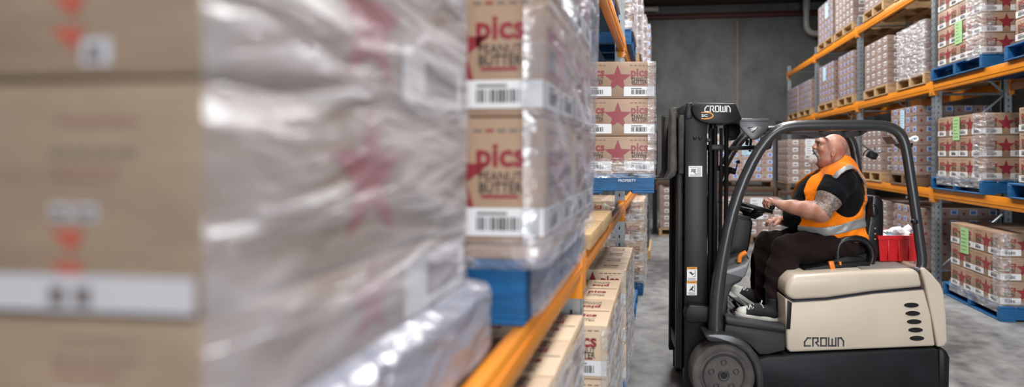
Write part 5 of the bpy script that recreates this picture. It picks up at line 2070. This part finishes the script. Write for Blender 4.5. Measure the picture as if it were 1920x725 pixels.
# shoes
def shoe(toe, heel, t, lift, label):
    """canvas shoe from heel to toe; toe and heel are photo points on the underside"""
    a, c = Q(*toe, t), Q(*heel, t)
    Lg = (a - c).length
    ux = (a - c).normalized()
    uz = Vector((0, 0, 1)) - ux * ux.z
    uz.normalize()
    uy = uz.cross(ux)
    B = Matrix((ux, uy, uz)).transposed().to_4x4()
    B.translation = c
    def outline(g):
        o = []
        pts = [(0.0, .026), (.06, .034), (.2, .036), (.45, .036), (.68, .046), (.84, .045), (.94, .034), (.99, .016), (1.0, 0)]
        for x, y in pts:
            o.append((x * Lg + (g if x > .5 else -g) * (1 if x in (0.0, 1.0) else .3), y + g if y else 0))
        for x, y in pts[-2::-1]:
            o.append((x * Lg + (g if x > .5 else -g) * (1 if x in (0.0, 1.0) else .3), -y - g))
        return o
    s = MB()
    rings = []
    for g, z in ((-.003, 0), (.002, .004), (.003, .018), (.001, .028), (-.004, .030)):
        rings.append([s.bm.verts.new(B @ Vector((x, y, z + .006 * max(0, (x / Lg - .75) / .25) ** 2))) for x, y in outline(g)])
    k = s.mi(SOLE)
    n = len(rings[0])
    for i in range(len(rings) - 1):
        for j in range(n):
            f_ = s.bm.faces.new((rings[i][j], rings[i][(j + 1) % n], rings[i + 1][(j + 1) % n], rings[i + 1][j]))
            f_.smooth = True
    s.bm.faces.new(rings[0][::-1])
    s.bm.faces.new(rings[-1])
    fs_ = Field((-.03, -.08, -.01), (Lg + .03, .08, .17), .004)
    fs_.cap((.040, 0, .055), (.050, 0, .15), .040, .044, .02)
    fs_.cap((.05, 0, .055), (Lg * .52, 0, .062), .042, .040, .03)
    fs_.cap((Lg * .5, 0, .058), (Lg * .86, 0, .034), .042, .036, .03)
    fs_.cap((.055, 0, .19), (.06, 0, .26), .046, .06, .01, 's')
    gx, gy, gz = fs_.grid()
    up = np.maximum(fs_.f, .022 - gz + 0 * gx + 0 * gy)
    sh = surface(np.maximum(up, gx - Lg * .80 + 0 * gy + 0 * gz).astype(np.float32), fs_.lo, fs_.h, 'shoe', CANVAS, 2, body, None)
    sh.matrix_local = T_(-PO) @ B
    sh['label'] = label
    cap_ = surface(np.maximum(fs_.f - .002, np.maximum(.022 - gz, Lg * .775 - gx) + 0 * gy).astype(np.float32), fs_.lo, fs_.h, 'toe_cap', SOLE, 2, sh, None)
    cap_['label'] = 'white rubber toe cap'
    so = s.build('sole', sh, Vector((0, 0, 0)))
    so.data.transform(B.inverted())
    for p in so.data.polygons:
        p.use_smooth = True
    l = MB()
    for i in range(5):
        x = Lg * (.40 + .082 * i)
        zt_ = (.108, .106, .102, .094, .085)[i]
        sgn = 1 if i % 2 else -1
        l.tube([(x, .034 * sgn, zt_ - .020), (x + .010, 0, zt_ + .001), (x + .020, -.034 * sgn, zt_ - .022)], 0.0038, LACE, 6, 1)
        l.tube([(x, -.034 * sgn, zt_ - .020), (x + .010, 0, zt_ + .003), (x + .020, .034 * sgn, zt_ - .022)], 0.0038, LACE, 6, 1)
    l.tube([(Lg * .42, 0, .115), (Lg * .40, -.022, .128), (Lg * .37, -.036, .118), (Lg * .41, -.02, .112)], 0.0038, LACE, 6, 1)
    l.tube([(Lg * .42, 0, .115), (Lg * .44, -.030, .105), (Lg * .42, -.044, .085)], 0.0038, LACE, 6, 1)
    l.build('shoe_lace', sh, None)['label'] = 'white laces'


shoe((1377.5, 593), (1459, 601.5), 3.945, 0, 'black canvas shoe on the step')
shoe((1367.5, 545), (1424, 583), 4.26, 0, 'black canvas shoe tilted on the pedal')


# ------------------------------------------------------------------ camera
cd = bpy.data.cameras.new('camera')
cam = bpy.data.objects.new('camera', cd)
COL.objects.link(cam)
cam.location = (0, 0, H)
cam.rotation_euler = (PI / 2, 0, TH)
cd.sensor_width = 36
cd.lens = F / 1920 * 36
cd.shift_x = (960 - PX0) / 1920
cd.shift_y = -(362.5 - PY0) / 1920
cd.clip_start = .05
cd.dof.use_dof = True
cd.dof.focus_distance = 4.05
cd.dof.aperture_fstop = 0.95
cd.dof.aperture_blades = 0
SC.camera = cam


# ------------------------------------------------------------------ leave out the cartons that no view from about here shows
def cull():
    bpy.context.view_layer.update()
    dg = bpy.context.evaluated_depsgraph_get()
    films = [o for o in bpy.data.objects if o.name.startswith('stretch_film')]
    for o in films:
        o.hide_set(True)
    bpy.context.view_layer.update()
    dg = bpy.context.evaluated_depsgraph_get()
    eyes = [Vector((0, 0, H)), RZ @ Vector((-.3, 0, H)), RZ @ Vector((.45, 0, H + .15))]
    keep = set()
    for o, (w, d, h), M in CARTONS:
        mw = o.matrix_world
        inv = RZ.inverted()
        got = 0
        for e in eyes:
            for sx, sy, sz in ((-.5, -.42, .2), (-.5, .42, .2), (-.5, 0, .5), (-.5, -.42, .8), (-.5, .42, .8), (-.42, -.5, .2), (.42, -.5, .2), (0, -.5, .5), (-.42, -.5, .8), (.42, -.5, .8),
                               (.5, -.42, .2), (.5, .42, .2), (.5, 0, .5), (.5, .42, .8), (.5, -.42, .8), (0, 0, 1), (.42, .42, 1), (-.42, -.42, 1), (-.42, .42, 1), (.42, -.42, 1)):
                p = mw @ Vector((sx * w * .99, sy * d * .99, sz * h * .985))
                q = inv @ p
                if q.y < .2:
                    continue
                px, py = PX0 + F * q.x / q.y, PY0 - F * (q.z - H) / q.y
                if not (-60 < px < 1990 and -50 < py < 775):
                    continue
                dr = p - e
                L_ = dr.length
                hit, loc, nn, ii, ob, mm = SC.ray_cast(dg, e, dr.normalized(), distance=L_ + .05)
                if hit and (ob.original if hasattr(ob, 'original') else ob) in (o, *o.children) or not hit:
                    got += 1
                    break
            if got:
                break
        if got:
            keep.add(M)
    for o in films:
        o.hide_set(False)
    drop = [o for o, s, k in CARTONS if k not in keep]
    gone = set(drop)
    for o in drop:
        for c in list(o.children):
            bpy.data.objects.remove(c)
        bpy.data.objects.remove(o)
    return gone


cull()


def surplus():
    """past 300 of a kind, the furthest become one piece of stuff"""
    for kind, nm in (('white_label_carton', 'white_label_carton_rest'), ('blue_label_carton', 'blue_label_carton_rest')):
        own = [o for o in bpy.data.objects if o.name.split('.')[0] == kind]
        own.sort(key=lambda o: (o.matrix_world.translation - cam.location).length)
        rest = own[300:]
        if not rest:
            continue
        bm = bmesh.new()
        me0 = rest[0].data
        for o in rest:
            n = len(bm.verts)
            bm.from_mesh(o.data)
            bm.verts.ensure_lookup_table()
            for v in bm.verts[n:]:
                v.co = o.matrix_world @ v.co
        me = bpy.data.meshes.new(nm)
        bm.to_mesh(me)
        bm.free()
        for m in me0.materials:
            me.materials.append(m)
        s = link('far_carton_mass', me)
        s['kind'] = 'stuff'
        tag(s, 'mass of small %s cartons on the furthest pallets down the aisle' % kind.split('_')[0], 'cartons')
        for o in rest:
            bpy.data.objects.remove(o)


bpy.context.view_layer.update()
surplus()

# ------------------------------------------------------------------ light: roof skylights over the aisle and an open door behind the camera
def area(name, loc, rot, sx, sy, power, col=(1, 1, 1), spread=PI):
    l = bpy.data.lights.new(name, 'AREA')
    l.shape = 'RECTANGLE'
    l.size, l.size_y = sx, sy
    l.energy = power
    l.color = col
    l.spread = spread
    o = bpy.data.objects.new(name, l)
    COL.objects.link(o)
    o.location = loc
    o.rotation_euler = rot
    return o


for i, y in enumerate((-1.5, 3.2, 7.9, 12.4)):
    area('skylight', (1.3, y, 6.1), (0, 0, 0), 1.3, 3.0, 330, (1.0, .985, .96))
area('dock_door_daylight', (3.2, -5.8, 2.2), (PI / 2, 0, 0), 3.8, 4.2, 520, (.92, .96, 1.0))

w = bpy.data.worlds.new('world')
SC.world = w
w.use_nodes = True
w.node_tree.nodes['Background'].inputs['Color'].default_value = (.8, .86, 1, 1)
w.node_tree.nodes['Background'].inputs['Strength'].default_value = .02

vs = SC.view_settings
SC.display_settings.display_device = 'sRGB'
vs.view_transform = 'Standard'
vs.look = 'None'
vs.gamma = 1.0
vs.exposure = -0.15
vs.use_curve_mapping = False
SC.cycles.use_denoising = True
SC.cycles.max_bounces = 8
SC.cycles.transparent_max_bounces = 16
SC.cycles.caustics_reflective = False
SC.cycles.caustics_refractive = False
SC.cycles.sample_clamp_indirect = 6
